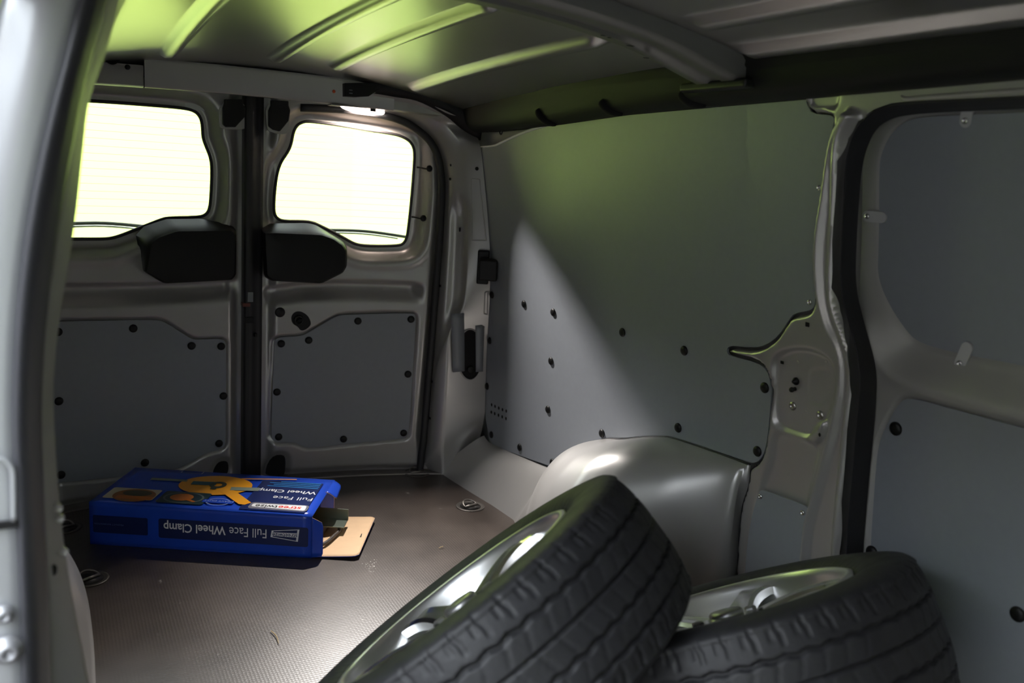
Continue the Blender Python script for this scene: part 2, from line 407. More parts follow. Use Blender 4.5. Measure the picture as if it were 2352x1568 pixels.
# roof bow: channel section across the roof, dropping with the crown at its end
def bow_section(x):
    z = float(z_roof(x)); drop = 0.012 * float(sstep(np.array([x]), 1.0, 1.2)[0])
    z0 = z - drop
    return [(x, 1.375, z + 0.004), (x, 1.385, z0 - 0.004), (x, 1.392, z0 - 0.024), (x, 1.405, z0 - 0.031), (x, 1.440, z0 - 0.031), (x, 1.446, z0 - 0.027),
            (x, 1.475, z0 - 0.027), (x, 1.482, z0 - 0.033), (x, 1.515, z0 - 0.033), (x, 1.525, z0 - 0.026), (x, 1.53, z0 - 0.006), (x, 1.565, z0 - 0.002), (x, 1.57, z + 0.004)]
bowr = root('trim_2', 'dark roof bow beam crossing the ceiling', 'roof beam', (XC, 1.45, 1.36), 'structure')
BOWM = mat('bow_paint', (0.20, 0.20, 0.195), 0.42, 0.6)
loft('channel', [bow_section(x) for x in np.linspace(-0.06, 1.235, 40)], BOWM, bowr, cap=False, closed=False); auto_smooth(bowr.children[0], 40)
for px, py, w_, h_ in ((1500, 97, 0.016, 0.0035), (1585, 117, 0.007, 0.003), (1401, 77, 0.006, 0.0022), (1435, 79, 0.006, 0.0022)):
    p = on_z(px, py, 1.32); z = float(z_roof(p[0])) - 0.0335
    for _ in range(5): p = on_z(px, py, z); z = float(z_roof(p[0])) - 0.0335
    hole_patch('slot', (p[0], min(max(p[1], 1.487), 1.51), p[2] - 0.0006), (0, 0, -1), w_, h_, bowr, 0.7)
# bracket at the far end of the bow
bm = bmesh.new()
box_bm(bm, (1.195, 1.37, 1.258), (1.245, 1.575, 1.276))
br = add('end_bracket', from_bm('end_bracket', bm), DARKGREY, bowr); md = br.modifiers.new('e', 'BEVEL'); md.width = 0.006; md.segments = 3

# ================================================================== far roof rail
def rail_z(z, y): return 1.30 - (1.30 - z) * float(np.interp(y, [0.846, 1.523, 1.918, 2.247, 2.64], [0.87, 1.13, 1.33, 1.69, 1.96])) if z < 1.30 else z
def rail_section(y, k=0.0):
    return [(a, b, rail_z(c, b)) for a, b, c in rail_raw(y, k)]
def rail_raw(y, k=0.0):
    return [(1.175 - k, y, 1.325), (1.195 - k, y, 1.316), (1.205 - k, y, 1.308), (1.207 - k, y, 1.300), (1.213 - k, y, 1.296), (1.215 - k, y, 1.290), (1.222 - k, y, 1.272), (1.229 - k, y, 1.260),
            (1.240 - k, y, 1.252), (1.254 - k * .6, y, 1.247), (1.272, y, 1.245), (1.36, y, 1.25), (1.37, y, 1.30)]
rr = root('trim_3', 'dark longitudinal roof rail above the far side lining panel', 'roof rail', (1.22, 1.6, 1.25), 'structure')
def rail_y(y):
    s = rail_section(y); t = float(sstep(np.array([y]), 2.45, 2.78)[0])
    return [(a - 0.0 * t, b, c + 0.0 * t) for a, b, c in s]
loft('rear_rail', [rail_section(y) for y in np.linspace(1.60, 2.74, 30)], mat('rail_black', (0.012, 0.013, 0.011), 0.6, 0, 0.2), rr, cap=False, closed=False); auto_smooth(rr.children[0], 50)
loft('front_rail', [rail_section(y, 0.006) for y in np.linspace(-0.34, 1.594, 30)], mat('rail_black', (0.012, 0.013, 0.011), 0.6, 0, 0.2), rr, cap=False, closed=False); auto_smooth(rr.children[1], 50)
for px, py in ((1248, 262), (1396, 243), (1582, 221)):
    d = ray(px, py); t = 1.236 / d[0]; p = d * t; p[2] += CAM_H
    yy = p[1]
    q = [Vector((x_, yy + y_, rail_z(z_, yy))) for x_, y_, z_ in ((1.2265, 0.014, 1.268), (1.231, 0.008, 1.2615), (1.2415, -0.002, 1.2525), (1.253, -0.016, 1.247), (1.262, -0.028, 1.244))]
    tube('finger_slot', catmull(q, 9), [0.010, 0.013, 0.0145, 0.014, 0.013, 0.011, 0.009, 0.006, 0.003], HOLE, rr, n=12)

# ================================================================== rear doors
def grow(poly, d):
    P = np.asarray(poly, float); n = len(P); area = 0.5 * np.sum(P[:, 0] * np.roll(P[:, 1], -1) - np.roll(P[:, 0], -1) * P[:, 1])
    out = []
    for i in range(n):
        a, b, c = P[i - 1], P[i], P[(i + 1) % n]; t = c - a; t /= (np.linalg.norm(t) + 1e-9)
        nn = np.array([t[1], -t[0]]) * (1 if area > 0 else -1); out.append(b + nn * d)
    return np.array(out)
WIN_DEPTH = -0.045
def rear_door(name, label, win_px, outline, lining_px, fast_px, latch_b, latch_f, hinge_px, groove_px, extra=None):
    rt = root(name, label, 'door', None, 'structure')
    win = chaikin(rear2(win_px, WIN_DEPTH), 2)
    outl = np.asarray(outline); lin = chaikin(rear2(lining_px), 2); groove = rear2(groove_px)
    hpocket = chaikin(rear2(hinge_px), 1)
    ginner = chaikin(grow(win, 0.018), 1)
    def H(uv):
        h = np.zeros(len(uv))
        dw = sdf(uv, win)
        h -= 0.045 * (1 - sstep(dw, 0.016, 0.052))                       # deep pressing round the window
        h += 0.004 * np.exp(-((dw - 0.062) / 0.012) ** 2)                # rolled lip
        dl = sdf(uv, lin); h -= 0.010 * (1 - sstep(dl, -0.001, 0.004))  # seat of the lining board
        # upper cross member over the hollow, which rolls back out further down
        gd = line_d(uv, groove); zz = np.interp(uv[:, 0], np.sort(groove[:, 0]), groove[np.argsort(groove[:, 0]), 1])
        dz = uv[:, 1] - zz
        endf = sstep(uv[:, 0], groove[:, 0].min() - 0.005, groove[:, 0].min() + 0.04) * (1 - sstep(uv[:, 0], groove[:, 0].max() - 0.04, groove[:, 0].max() + 0.005))
        h -= endf * 0.034 * sstep(dz, -0.062, -0.004) * (1 - sstep(dz, 0.0, 0.018))
        dp = sdf(uv, hpocket); h -= 0.012 * (1 - sstep(dp, -0.004, 0.02))
        de = -sdf(uv, outl); h -= 0.02 * (1 - sstep(de, 0.02, 0.05))
        if extra is not None: h += extra(uv)
        return h
    sheet = relief('door_skin', outl, [win], 0.0055, H, map_rear, SILVER, rt, thick=0.006, flip=False)
    # glass, rubber and print round the glass
    hw = WIN_DEPTH
    board('window_pane', grow(win, 0.012), map_rear, hw - 0.006, 0.004, GLASS, rt, bevel=0)
    wp = catmull(map_rear(win, np.full(len(win), hw - 0.001)), 160, True)
    tube('window_rubber', wp, 0.0052, RUBBER, rt, n=8, closed=True)
    # heater wires printed across the glass: too fine to pick apart
    Vh = []; Fh = []
    for z in np.linspace(win[:, 1].min() + 0.075, win[:, 1].max() - 0.02, 15):
        a_, b_ = win, np.roll(win, -1, 0); c_ = (a_[:, 1] > z) != (b_[:, 1] > z)
        xi = np.sort(a_[c_, 0] + (z - a_[c_, 1]) * (b_[c_, 0] - a_[c_, 0]) / (b_[c_, 1] - a_[c_, 1]))
        if len(xi) < 2: continue
        xs_ = np.linspace(xi[0], xi[-1], 9); i0 = len(Vh)
        for x in xs_: Vh += [(x, y_rear(x) - hw + 0.0055, z - 0.00035), (x, y_rear(x) - hw + 0.0050, z), (x, y_rear(x) - hw + 0.0055, z + 0.00035)]
        Fh += [(i0 + 3 * i + k, i0 + 3 * i + 3 + k, i0 + 3 * i + 4 + k, i0 + 3 * i + 1 + k) for i in range(8) for k in (0, 1)]
    hwr = add('heater_wires', mesh('heater_wires', Vh, Fh, False), mat('heater_wire', (0.45, 0.30, 0.12), 0.5), rt); hwr['kind'] = 'stuff'
    # outer skin of the door, so the door has its thickness
    board('outer_skin', outl, map_rear, -0.062, 0.004, SILVER_OUT, rt, holes=[grow(win, 0.006)[::-1]], bevel=0, step=0.15)
    # lining board and its fasteners
    lb = board('lining_panel', grow(lin, -0.0045), map_rear, -0.0015, 0.005, PLY, rt)
    for q in fast_px:
        p = rear(*q, -0.0012); place('push_fastener', FAST, None, lb, p, nrm_rear(p[0]))
    # latch cover
    B = resample(np.vstack([latch_b, latch_b[:1]]), 73)[:-1]; Ff = resample(np.vstack([latch_f, latch_f[:1]]), 73)[:-1]
    Bc = np.array([rear(*q, -0.012) for q in B]); Fp = np.array([rear(*q, 0.055) for q in Ff]); ce = Fp.mean(0)
    rings = [Bc, Bc * .5 + Fp * .5, Bc * .12 + Fp * .88, Bc * .03 + (Fp * .985 + ce * .015) * .97, Fp * .955 + ce * .045 + np.array([0, -0.004, 0]), Fp * .6 + ce * .4 + np.array([0, -0.006, 0])]
    lc = loft('latch_cover', rings, BLACK, rt); auto_smooth(lc, 40)
    # hinge pocket: black board put in for the shade of the opening
    board('hinge_recess', chaikin(rear2(hinge_px), 1), map_rear, -0.0105, 0.002, HOLE, rt, bevel=0)
    return rt, win, lin

WIN_R = [(674, 303), (682, 288), (693, 281), (706, 278), (750, 283), (792, 289), (850, 299), (908, 308), (930, 316), (945, 327), (953, 346), (951, 386), (945, 462), (938, 525), (935, 545), (928, 559), (915, 564), (875, 565), (835, 564),
         (815, 560), (800, 552), (772, 536), (739, 520), (720, 511), (700, 508), (656, 508), (640, 504), (631, 494), (629, 475), (631, 439), (636, 399), (645, 372), (660, 351), (669, 332)]
WIN_L = [(461, 270), (450, 256), (425, 248), (332, 240), (203, 231), (150, 229), (120, 229), (106, 240), (98, 262), (85, 400), (72, 520), (74, 540), (90, 549), (173, 549), (240, 549), (262, 546), (290, 536), (312, 527), (345, 514), (368, 505), (385, 500), (455, 499),
         (474, 493), (482, 478), (485, 445), (487, 385), (483, 359), (474, 338), (466, 316), (465, 288)]
ZT = 1.31
OUT_R = [(0.615, -0.02), (1.215, -0.02)] + [tuple(rear(*q)[[0, 2]]) for q in ((985, 1000), (1000, 850), (1013, 700), (1022, 560), (1030, 450), (1026, 380), (1012, 330), (985, 295))] + [(1.12, 1.262), (1.0, 1.285), (0.8, ZT), (0.615, ZT)]
OUT_L = [(0.56, -0.02), (0.56, ZT), (0.3, ZT), (0.15, 1.285), (0.05, 1.255), (-0.05, 1.15), (-0.07, 1.0), (-0.05, 0.5), (-0.03, -0.02)][::-1]
LIN_R = [(626, 793), (630, 776), (645, 771), (692, 769), (706, 762), (768, 725), (784, 720), (946, 716), (957, 720), (959, 735), (950, 885), (943, 992), (937, 1008), (922, 1011), (713, 1032), (699, 1030), (681, 1021), (668, 1019), (635, 1020), (623, 1012), (620, 1000)]
LIN_L = [(523, 800), (521, 783), (508, 774), (450, 778), (436, 773), (378, 735), (360, 731), (250, 733), (133, 735), (60, 738), (40, 750), (30, 1000), (40, 1120), (140, 1112), (260, 1100), (400, 1083), (432, 1069), (470, 1044), (505, 1036), (519, 1026), (522, 1010)]
FAST_R = [(646, 789), (709, 781), (822, 737), (944, 733), (937, 859), (636, 900), (640, 1003), (789, 1008), (927, 994)]
FAST_L = [(306, 754), (440, 794), (508, 795), (513, 909), (503, 1018), (333, 1062), (140, 1090), (135, 921), (133, 762)]
LB_R = [(600, 525), (620, 513), (706, 512), (726, 517), (789, 555), (797, 568), (797, 611), (789, 624), (739, 651), (620, 644), (606, 634), (602, 560)]
LF_R = [(605, 533), (630, 532), (739, 537), (768, 547), (790, 563), (797, 576), (796, 612), (787, 627), (738, 651), (624, 645), (610, 634), (606, 560)]
LB_L = [(312, 540), (330, 520), (382, 503), (461, 502), (530, 515), (541, 525), (543, 560), (541, 632), (530, 642), (377, 651), (362, 643), (328, 622)]
LF_L = [(343, 558), (359, 544), (405, 528), (500, 527), (536, 527), (543, 536), (543, 580), (542, 632), (533, 643), (380, 651), (365, 644), (332, 624)]
HP_R = [(611, 1085), (617, 1064), (632, 1047), (652, 1046), (658, 1056), (656, 1090), (650, 1094), (613, 1094)]
HP_L = [(490, 1085), (497, 1070), (505, 1062), (520, 1060), (526, 1066), (526, 1085), (520, 1092), (492, 1092)]
GR_R = [(606, 672), (640, 665), (700, 657), (780, 654), (860, 655), (945, 658), (975, 662)]
GR_L = [(40, 664), (150, 664), (240, 663), (330, 661), (430, 658), (500, 654), (546, 648)]
dR, winR, linR = rear_door('door_1', 'right rear van door with window, black latch cover and grey lining panel', WIN_R, OUT_R, LIN_R, FAST_R, LB_R, LF_R, HP_R, GR_R)
dL, winL, linL = rear_door('door_2', 'left rear van door, partly behind the door pillar, window and grey lining panel', WIN_L, OUT_L, LIN_L, FAST_L, LB_L, LF_L, HP_L, GR_L)
REBASE += [(dR, (0.9, 2.9, 0)), (dL, (0.27, 2.9, 0))]

def on_door(parent, name, me, q, d=0.001, material=None):
    p = rear(*q, d); return place(name, me, material, parent, p, nrm_rear(p[0]))
on_door(dR, 'plug', BIGPLUG, (643, 717), 0.0005)
# inner pull: round dish with a tapered hollow below
hp = chaikin(rear2([(668, 727), (676, 716), (690, 714), (706, 723), (714, 738), (713, 748), (700, 758), (690, 759), (684, 750), (671, 743)]), 2)
pull = board('pull_dish', hp, map_rear, 0.002, 0.006, BLACK, dR, bevel=0.0015)
p = rear(686, 735, 0.004); place('pull_knob', lathe_mesh('pull_knob', [(0.017, 0), (0.017, 0.004), (0.012, 0.008), (0.011, 0.003), (0.0, 0.002)], 24), DARKGREY, pull, p, (0, -1, 0))
tube('pull_bar', [rear(679, 739, 0.009), rear(694, 731, 0.009)], 0.0035, BLACK, pull, n=8)
# top hinge boxes: rounded frame with a black hinge in it
def hinge_top(parent, fr, blk):
    f_ = chaikin(rear2(fr, 0.008), 2); k_ = rear2(blk, 0.012)
    hb_ = board('hinge_plate', f_, map_rear, 0.008, 0.012, SILVER, parent, bevel=0.003)
    bl = board('hinge_cover', k_, map_rear, 0.020, 0.014, BLACK, hb_, bevel=0.003)
    c = rear2(blk, 0.02).mean(0)
    if False: tube('hinge_pin', [(c[0] + 0.008, y_rear(c[0]) - 0.024, c[1] + 0.045), (c[0] + 0.008, y_rear(c[0]) - 0.024, c[1] - 0.03)], 0.008, BLACK, hb_, n=10)
    return hb_
h1 = hinge_top(dL, [(503, 232), (503, 285), (510, 296), (560, 298), (566, 290), (568, 232)], [(514, 228), (514, 238), (511, 248), (511, 286), (518, 292), (540, 292), (562, 268), (564, 248), (558, 240), (558, 228)])
h2 = hinge_top(dR, [(609, 232), (612, 294), (620, 303), (655, 310), (664, 300), (668, 240)], [(621, 230), (621, 242), (616, 254), (616, 290), (626, 298), (642, 302), (662, 278), (666, 254), (662, 242), (662, 232)])
# cables from the heated window to grommets
for q0, q1 in (((958, 384), (986, 387)), ((946, 498), (972, 501))):
    p1 = rear(*q1, 0.001)
    gm = place('cable_grommet', lathe_mesh('cable_grommet', [(0.011, 0), (0.011, 0.002), (0.008, 0.005), (0.004, 0.007), (0, 0.0072)], 18), BLACK, dR, p1, (0, -1, 0))
    P = catmull([rear(*q0, WIN_DEPTH + 0.003), rear(q0[0] + 8, q0[1] + 1, -0.03), rear((q0[0] + q1[0]) / 2 + 6, (q0[1] + q1[1]) / 2 + 2, -0.004), rear(*q1, 0.006)], 12)
    tube('heater_cable', P, 0.0028, BLACK, dR, n=8)
# wipers outside the glass
for dr, a, b, c in ((dR, (742, 528), (840, 531), (940, 545)), (dL, (100, 516), (230, 512), (335, 520))):
    P = catmull([rear(*a, -0.10), rear(*b, -0.105), rear(*c, -0.10)], 14)
    wb = tube('wiper_blade', P, 0.0055, mat('wiper_black', (0.02, 0.02, 0.02), 0.5), dr, n=8)
    tube('wiper_arm', [p + np.array([0, 0.012, -0.010]) for p in P[1:12]], 0.0035, STEEL, wb, n=8)
# centre seal between the doors with latch hardware
cs = loft('centre_seal', [[(XC - 0.030, 2.905, z), (XC - 0.026, 2.900, z), (XC - 0.004, 2.903, z), (XC + 0.004, 2.915, z), (XC + 0.018, 2.918, z), (XC + 0.030, 2.922, z), (XC + 0.034, 2.95, z), (XC - 0.034, 2.95, z)] for z in np.linspace(-0.01, 1.29, 14)], RUBBER, dR, smooth=False)
for q, s, mt in (((575, 682), (0.009, 0.016), TAPE), ((566, 700), (0.012, 0.006), mat('dull_red', (0.12, 0.02, 0.015), 0.5)), ((572, 735), (0.014, 0.010), BLACK), ((588, 770), (0.004, 0.006), BLACK)):
    p = rear(*q, 0.02); box('striker_label' if mt is TAPE else 'striker', (p[0] - s[0], p[1] - 0.0015, p[2] - s[1]), (p[0] + s[0], p[1] + 0.03, p[2] + s[1]), mt, dR, bevel=0.001)

# ================================================================== rear frame: header beam, pillar, seal
hd = root('trim_4', 'grey header beam above the rear doors', 'roof beam', (XC, 2.82, 1.25), 'structure')
def y_head(x): return y_rear(x) - 0.085
def head_z(x): return 1.247 + 0.0 * x
def head_section(x):
    y = y_head(x); a = 1.252 - 0.012 * abs((x - XC) / 0.5) ** 2.0
    return [(x, y + 0.10, a + 0.004), (x, y + 0.016, a - 0.003), (x, y + 0.004, a - 0.002), (x, y, a + 0.004), (x, y + 0.002, a + 0.070), (x, y + 0.001, a + 0.074), (x, y + 0.003, a + 0.079), (x, y + 0.012, a + 0.081), (x, y + 0.06, a + 0.081)]
loft('beam', [head_section(x) for x in np.linspace(0.26, 1.0, 30)], SILVER, hd, cap=False, closed=False); auto_smooth(hd.children[0], 45)
def head_low(x):
    y = y_head(x) + 0.006; a = 1.250 - 0.012 * abs((x - XC) / 0.5) ** 2.0
    return [(x, y + 0.10, a + 0.002), (x, y + 0.012, a - 0.001), (x, y, a + 0.004), (x, y + 0.001, a + 0.055), (x, y + 0.004, a + 0.06), (x, y + 0.06, a + 0.062)]
loft('side_bracket', [head_low(x) for x in np.linspace(-0.12, 0.258, 12)], SILVER, hd, cap=False, closed=False); auto_smooth(hd.children[1], 45)
loft('side_bracket', [head_low(x) for x in np.linspace(1.002, 1.20, 12)], SILVER, hd, cap=False, closed=False); auto_smooth(hd.children[2], 45)
def on_head(px, py, d=0.0):
    p = on_y(px, py, 2.8)
    for _ in range(6): p = on_y(px, py, y_head(p[0]) - d)
    return p
p = on_head(257, 131, -0.005); place('bracket_hole', lathe_mesh('bracket_hole', [(0.02, 0.0), (0.02, 0.002), (0.0165, 0.0025), (0.0155, 0.001), (0, 0.0)], 24), HOLE, hd, (p[0], p[1], p[2]), (0, -1, 0))
p = on_head(293, 154, -0.005); place('bracket_rivet', lathe_mesh('bracket_rivet', [(0.0075, 0), (0.0065, 0.002), (0, 0.003)], 16), DARKGREY, hd, p, (0, -1, 0))
p = on_head(767, 210, 0.0004); place('paint_mark', lathe_mesh('paint_mark', [(0.0055, 0), (0.005, 0.0006), (0, 0.0006)], 8), AMBER, hd, p, (0, -1, 0))
q = np.array([on_head(*s)[[0, 2]] for s in ((787, 192), (787, 222), (812, 224), (842, 222), (866, 206), (872, 190))])
mh = lambda uv, h: np.stack([uv[:, 0], y_head(uv[:, 0]) - h, uv[:, 1]], 1)
lk = board('cable_cover', q, mh, 0.022, 0.03, BLACK, hd, bevel=0.003)
for s in ((806, 207), (806, 214)):
    p = on_head(*s, 0.0225); box('cover_slot', (p[0] - 0.005, p[1] - 0.0006, p[2] - 0.0012), (p[0] + 0.005, p[1] + 0.002, p[2] + 0.0012), TAPE, lk)
# black sheet painted in for the shade of the gap between header and roof
loft('roof_gap_shade', [[(x, y_head(x) + 0.055, 1.275), (x, y_head(x) + 0.055, 1.42)] for x in np.linspace(-0.16, 1.30, 12)], HOLE, hd, cap=False, closed=False)
# black sheet standing in for the dark recess at the roof's rear corner
P = [on_head(858, 172, 0.02), on_head(905, 178, 0.02), on_head(960, 187, 0.015), on_head(1030, 196, 0.0), on_head(1118, 206, -0.03)]
Q = [on_head(862, 214, 0.02), on_head(905, 222, 0.012), on_head(965, 234, 0.01), on_head(1035, 272, 0.0), on_head(1104, 322, -0.03)]
P = catmull(P, 20); Q = catmull(Q, 20)
loft('corner_recess_shade', [[tuple(a + np.array([0, 0.06, 0.01])), tuple(a), tuple(a * .5 + b * .5 + np.array([0, -0.006, 0])), tuple(b), tuple(b + np.array([0, 0.05, 0]))] for a, b in zip(P, Q)], BLACK, hd, cap=False, closed=False); auto_smooth(hd.children[-1], 50)

# loft of the D pillar: seal edge A, ridge B, wall edge C
A_px = [(840, 252), (930, 273), (985, 308), (1011, 350), (1022, 400), (1023, 450), (1018, 550), (1010, 650), (1000, 780), (990, 900), (982, 1000), (976, 1050), (973, 1082)]
B_px = [(850, 243), (940, 254), (1002, 277), (1040, 305), (1057, 345), (1060, 430), (1071, 480), (1073, 570), (1064, 700), (1033, 760), (1027, 850), (1020, 970), (1015, 1090)]
C_px = [(860, 215), (960, 232), (1040, 262), (1085, 293), (1103, 337), (1113, 420), (1121, 510), (1126, 600), (1124, 700), (1118, 800), (1115, 900), (1112, 960), (1095, 1026)]
A3 = [rear(*q, 0.0) for q in A_px]; B3 = [rear(*q, 0.055) for q in B_px]
C3 = [on_head(*q, 0.005) for q in C_px[:3]] + [far(*C_px[3], -0.005)] + [far(*q, 0.002) for q in C_px[4:]]
B3[-1] = on_z(1015, 1090, 0.0); A3[-1] = on_z(975, 1070, 0.0)
C3.append(far(1070, 1056, 0.05)); C3.append(on_z(1022, 1094, 0.0))
B3.insert(-1, rear(1017, 1030, 0.055)); B3.append(B3[-1] + np.array([0, 0, -0.01])); A3.insert(-1, rear(975, 1066, 0)); A3.append(A3[-1] + np.array([0, 0, -0.01]))
NA = 110
A3, B3, C3 = [catmull(q, NA) for q in (A3, B3, C3)]
pil = root('trim_5', 'silver rear corner pillar between right rear door and side wall', 'pillar', (1.25, 2.78, 0), 'structure')
V = []; nu1, nu2 = 10, 14
pk0 = rear(1060, 430, .055)[2]; pk1 = rear(1050, 720, .055)[2]
for i in range(NA):
    a, b, c = A3[i], B3[i], C3[i]; z = b[2]
    nab = np.cross(b - a, [0, 0, 1.]); nab /= np.linalg.norm(nab) + 1e-9
    if nab[0] > 0: nab = -nab
    for k in range(nu1):
        s = k / nu1; q = a * (1 - s) + b * s
        pocket = float(sstep(np.array([z]), pk1 - 0.02, pk1 + 0.09)[0] * (1 - sstep(np.array([z]), pk0 - 0.07, pk0)[0])) * float(sstep(np.array([s]), 0.28, 0.5)[0] * (1 - sstep(np.array([s]), 0.82, 1.0)[0]))
        q = q + nab * (0.010 * math.sin(s * math.pi) - 0.018 * pocket); V.append(q)
    for k in range(nu2 + 1):
        s = k / nu2; q = b * (1 - s) + c * s
        q = q + np.array([-0.006 * math.sin(min(1, s * 2.2) * math.pi / 2) * (1 - s), 0, 0]); V.append(q)
nc = nu1 + nu2 + 1
Fc = [(i * nc + k, i * nc + k + 1, (i + 1) * nc + k + 1, (i + 1) * nc + k) for i in range(NA - 1) for k in range(nc - 1)]
bm = bmesh.new(); me = mesh('t', V, Fc); bm.from_mesh(me)
o = add('pillar_skin', from_bm('pillar_skin', bm, True), SILVER, pil); md = o.modifiers.new('s', 'SUBSURF'); md.levels = md.render_levels = 1
PV = np.array(V)
def on_pillar(px, py):
    """point and normal on the pillar loft under a pixel"""
    q = (PV - np.array([0, 0, CAM_H])) @ RM; u = CX + F * q[:, 0] / q[:, 2]; v = CY + F * q[:, 1] / q[:, 2]
    k = int(np.argmin((u - px) ** 2 + (v - py) ** 2)); i, j = divmod(k, nc); i = min(max(i, 1), NA - 2); j = min(max(j, 1), nc - 2)
    t1 = PV[(i + 1) * nc + j] - PV[(i - 1) * nc + j]; t2 = PV[i * nc + j + 1] - PV[i * nc + j - 1]; n = np.cross(t1, t2); n /= np.linalg.norm(n)
    if n @ (np.array([0, 0, CAM_H]) - PV[k]) < 0: n = -n
    d = ray(px, py); o_ = np.array([0, 0, CAM_H]); t = ((PV[k] - o_) @ n) / (d @ n); return o_ + d * t + n * 0.0035, n
for q, w_, h_, r_ in (((1037, 379), .0035, .0045, 1), ((1036, 411), .005, .0045, .5), ((1096, 387), .0062, .0062, 1), ((1057, 527), .003, .0075, .6), ((1012, 656), .007, .0042, .2), ((995, 876), .007, .0042, .2), ((990, 960), .007, .0042, .2)):
    p, n = on_pillar(*q); hole_patch('punched_hole', p, n, w_, h_, pil, r_)
# oval service hole with strips of grey tape
p, n = on_pillar(1080, 812)
def pl(px, py, lift=0.0):
    d = ray(px, py); o_ = np.array([0, 0, CAM_H]); return o_ + d * (((p + n * lift - o_) @ n) / (d @ n))
N_ = 44; T_ = np.linspace(0, 2 * math.pi, N_ + 1)[:-1]
V = [pl(1080 + 28 * math.cos(t), 814 + 57 * math.sin(t), 0.004) for t in T_] + [pl(1080 + 25 * math.cos(t), 814 + 53 * math.sin(t), 0.002) for t in T_]
add('service_hole', mesh('service_hole', V, [(k, (k + 1) % N_, N_ + (k + 1) % N_, N_ + k) for k in range(N_)] + [tuple(range(N_, 2 * N_))], False), HOLE, pil)
tube('hole_rim', [pl(1080 + 29 * math.cos(t), 814 + 58.5 * math.sin(t), 0.003) for t in T_], 0.0022, SILVER, pil, n=8, closed=True)
place('seat_belt_bolt', lathe_mesh('seat_belt_bolt', [(0.013, 0), (0.013, 0.006), (0.010, 0.008), (0, 0.008)], 18), BLACK, pil, pl(1080, 848, 0.003), n)
def tape(corners, seed):
    (x0, y0), (x1, y1), (x2, y2), (x3, y3) = corners; V = []; N = 9
    for i in range(N + 1):
        t = i / N; L = (x0 + (x3 - x0) * t, y0 + (y3 - y0) * t); R = (x1 + (x2 - x1) * t, y1 + (y2 - y1) * t)
        V += [pl(*L, 0.006 + 0.0010 * math.sin(i * 1.7 + seed)), pl((L[0] + R[0]) / 2, (L[1] + R[1]) / 2, 0.0062 + 0.0014 * math.sin(i * 2.3 + seed)), pl(*R, 0.006 + 0.0010 * math.sin(i * 1.3 + 2 * seed))]
    o = add('tape_strip', mesh('tape_strip', V, [(3 * i + k, 3 * i + k + 1, 3 * i + k + 4, 3 * i + k + 3) for i in range(N) for k in (0, 1)]), TAPE, pil); md = o.modifiers.new('s', 'SOLIDIFY'); md.thickness = 0.0006
tape(((1036, 720), (1066, 719), (1067, 852), (1040, 855)), 1); tape(((1092, 748), (1113, 744), (1109, 853), (1093, 854)), 3)
# shallow pressed panels on the pillar face
for qs in ([(1083, 410), (1102, 412), (1117, 552), (1084, 552)], [(1114, 672), (1121, 668), (1119, 722), (1112, 720)]):
    P = [Vector(on_pillar(*q)[0]) for q in qs]; P2 = []
    for i in range(4):
        for k in range(6): P2.append(P[i].lerp(P[(i + 1) % 4], k / 6))
    tube('pressed_edge', P2, 0.0016, SILVER, pil, n=6, closed=True)
# black bracket on the pillar edge
bk = root('door_check_block', 'black plastic door catch on the rear pillar beside the side lining panel', 'catch', None)
p, n = on_pillar(1110, 612); M_ = frame_at(p, n)
box('base_plate', (-0.02, -0.058, -0.002), (0.020, 0.058, 0.016), BLACK, bk, M_, 0.005)
box('block', (-0.013, -0.038, 0.012), (0.050, 0.034, 0.052), BLACK, bk, M_, 0.006)
REBASE.append((bk, tuple(p)))
# door seal round the rear opening
SP = [rear(690, 247, 0.0)] + [rear(q[0] - 9, q[1] + (4 if i < 3 else 0), 0.008) for i, q in enumerate(A_px)]
SP = catmull(SP, 90)
sl = tube('trim_6', SP, 0.0125, RUBBER, None, n=12); tag(sl, 'black rubber seal round the right rear door opening', 'door seal', kind='structure')

# ================================================================== far side wall
PANEL = [(1101, 336), (1135, 332), (1152, 325), (1200, 303), (1262, 284), (1350, 268), (1450, 258), (1600, 240), (1700, 228), (1850, 214), (1856, 240), (1866, 258), (1905, 261), (1917, 266), (1919, 280), (1905, 340), (1893, 430), (1889, 520), (1880, 600),
         (1875, 690), (1871, 708), (1860, 716), (1826, 721), (1814, 735), (1790, 773), (1760, 795), (1730, 801), (1682, 796), (1672, 800), (1671, 808), (1677, 815), (1740, 830), (1763, 848), (1772, 880), (1772, 930), (1764, 1010), (1757, 1040), (1748, 1057), (1733, 1066), (1718, 1063),
         (1640, 1036), (1550, 1006), (1520, 1002), (1480, 1003), (1430, 1008), (1395, 1006), (1370, 1015), (1340, 1035), (1310, 1060), (1282, 1078), (1200, 1050), (1139, 1026), (1128, 1018), (1120, 990), (1113, 950), (1115, 850), (1119, 760), (1126, 640), (1121, 510), (1112, 420)]
wr = root('wall_right', 'far side wall of the van lined with a large grey board', 'wall', (1.36, 2.0, 0), 'structure')
WOUT = [(1.262, -0.02), (2.83, -0.02), (2.83, 1.30), (1.262, 1.30)]
relief('body_side', WOUT, [], 0.03, lambda uv: np.zeros(len(uv)), lambda uv, h: map_far(uv, h - 0.038), SILVER_DULL, wr, thick=0.03, flip=True)
pan = chaikin(far2(PANEL), 1)
vents = []
for a in ((363, 810), (385, 820), (409, 831), (433, 841), (457, 850), (361, 857), (383, 867), (407, 877), (431, 887), (455, 898)):
    vents.append((1000 + a[0] / 2.8, 640 + a[1] / 2.8))
lp = board('lining_panel', grow(pan, -0.0025), map_far, 0.0, 0.006, PLY, wr, step=0.06, bevel=0.0018)
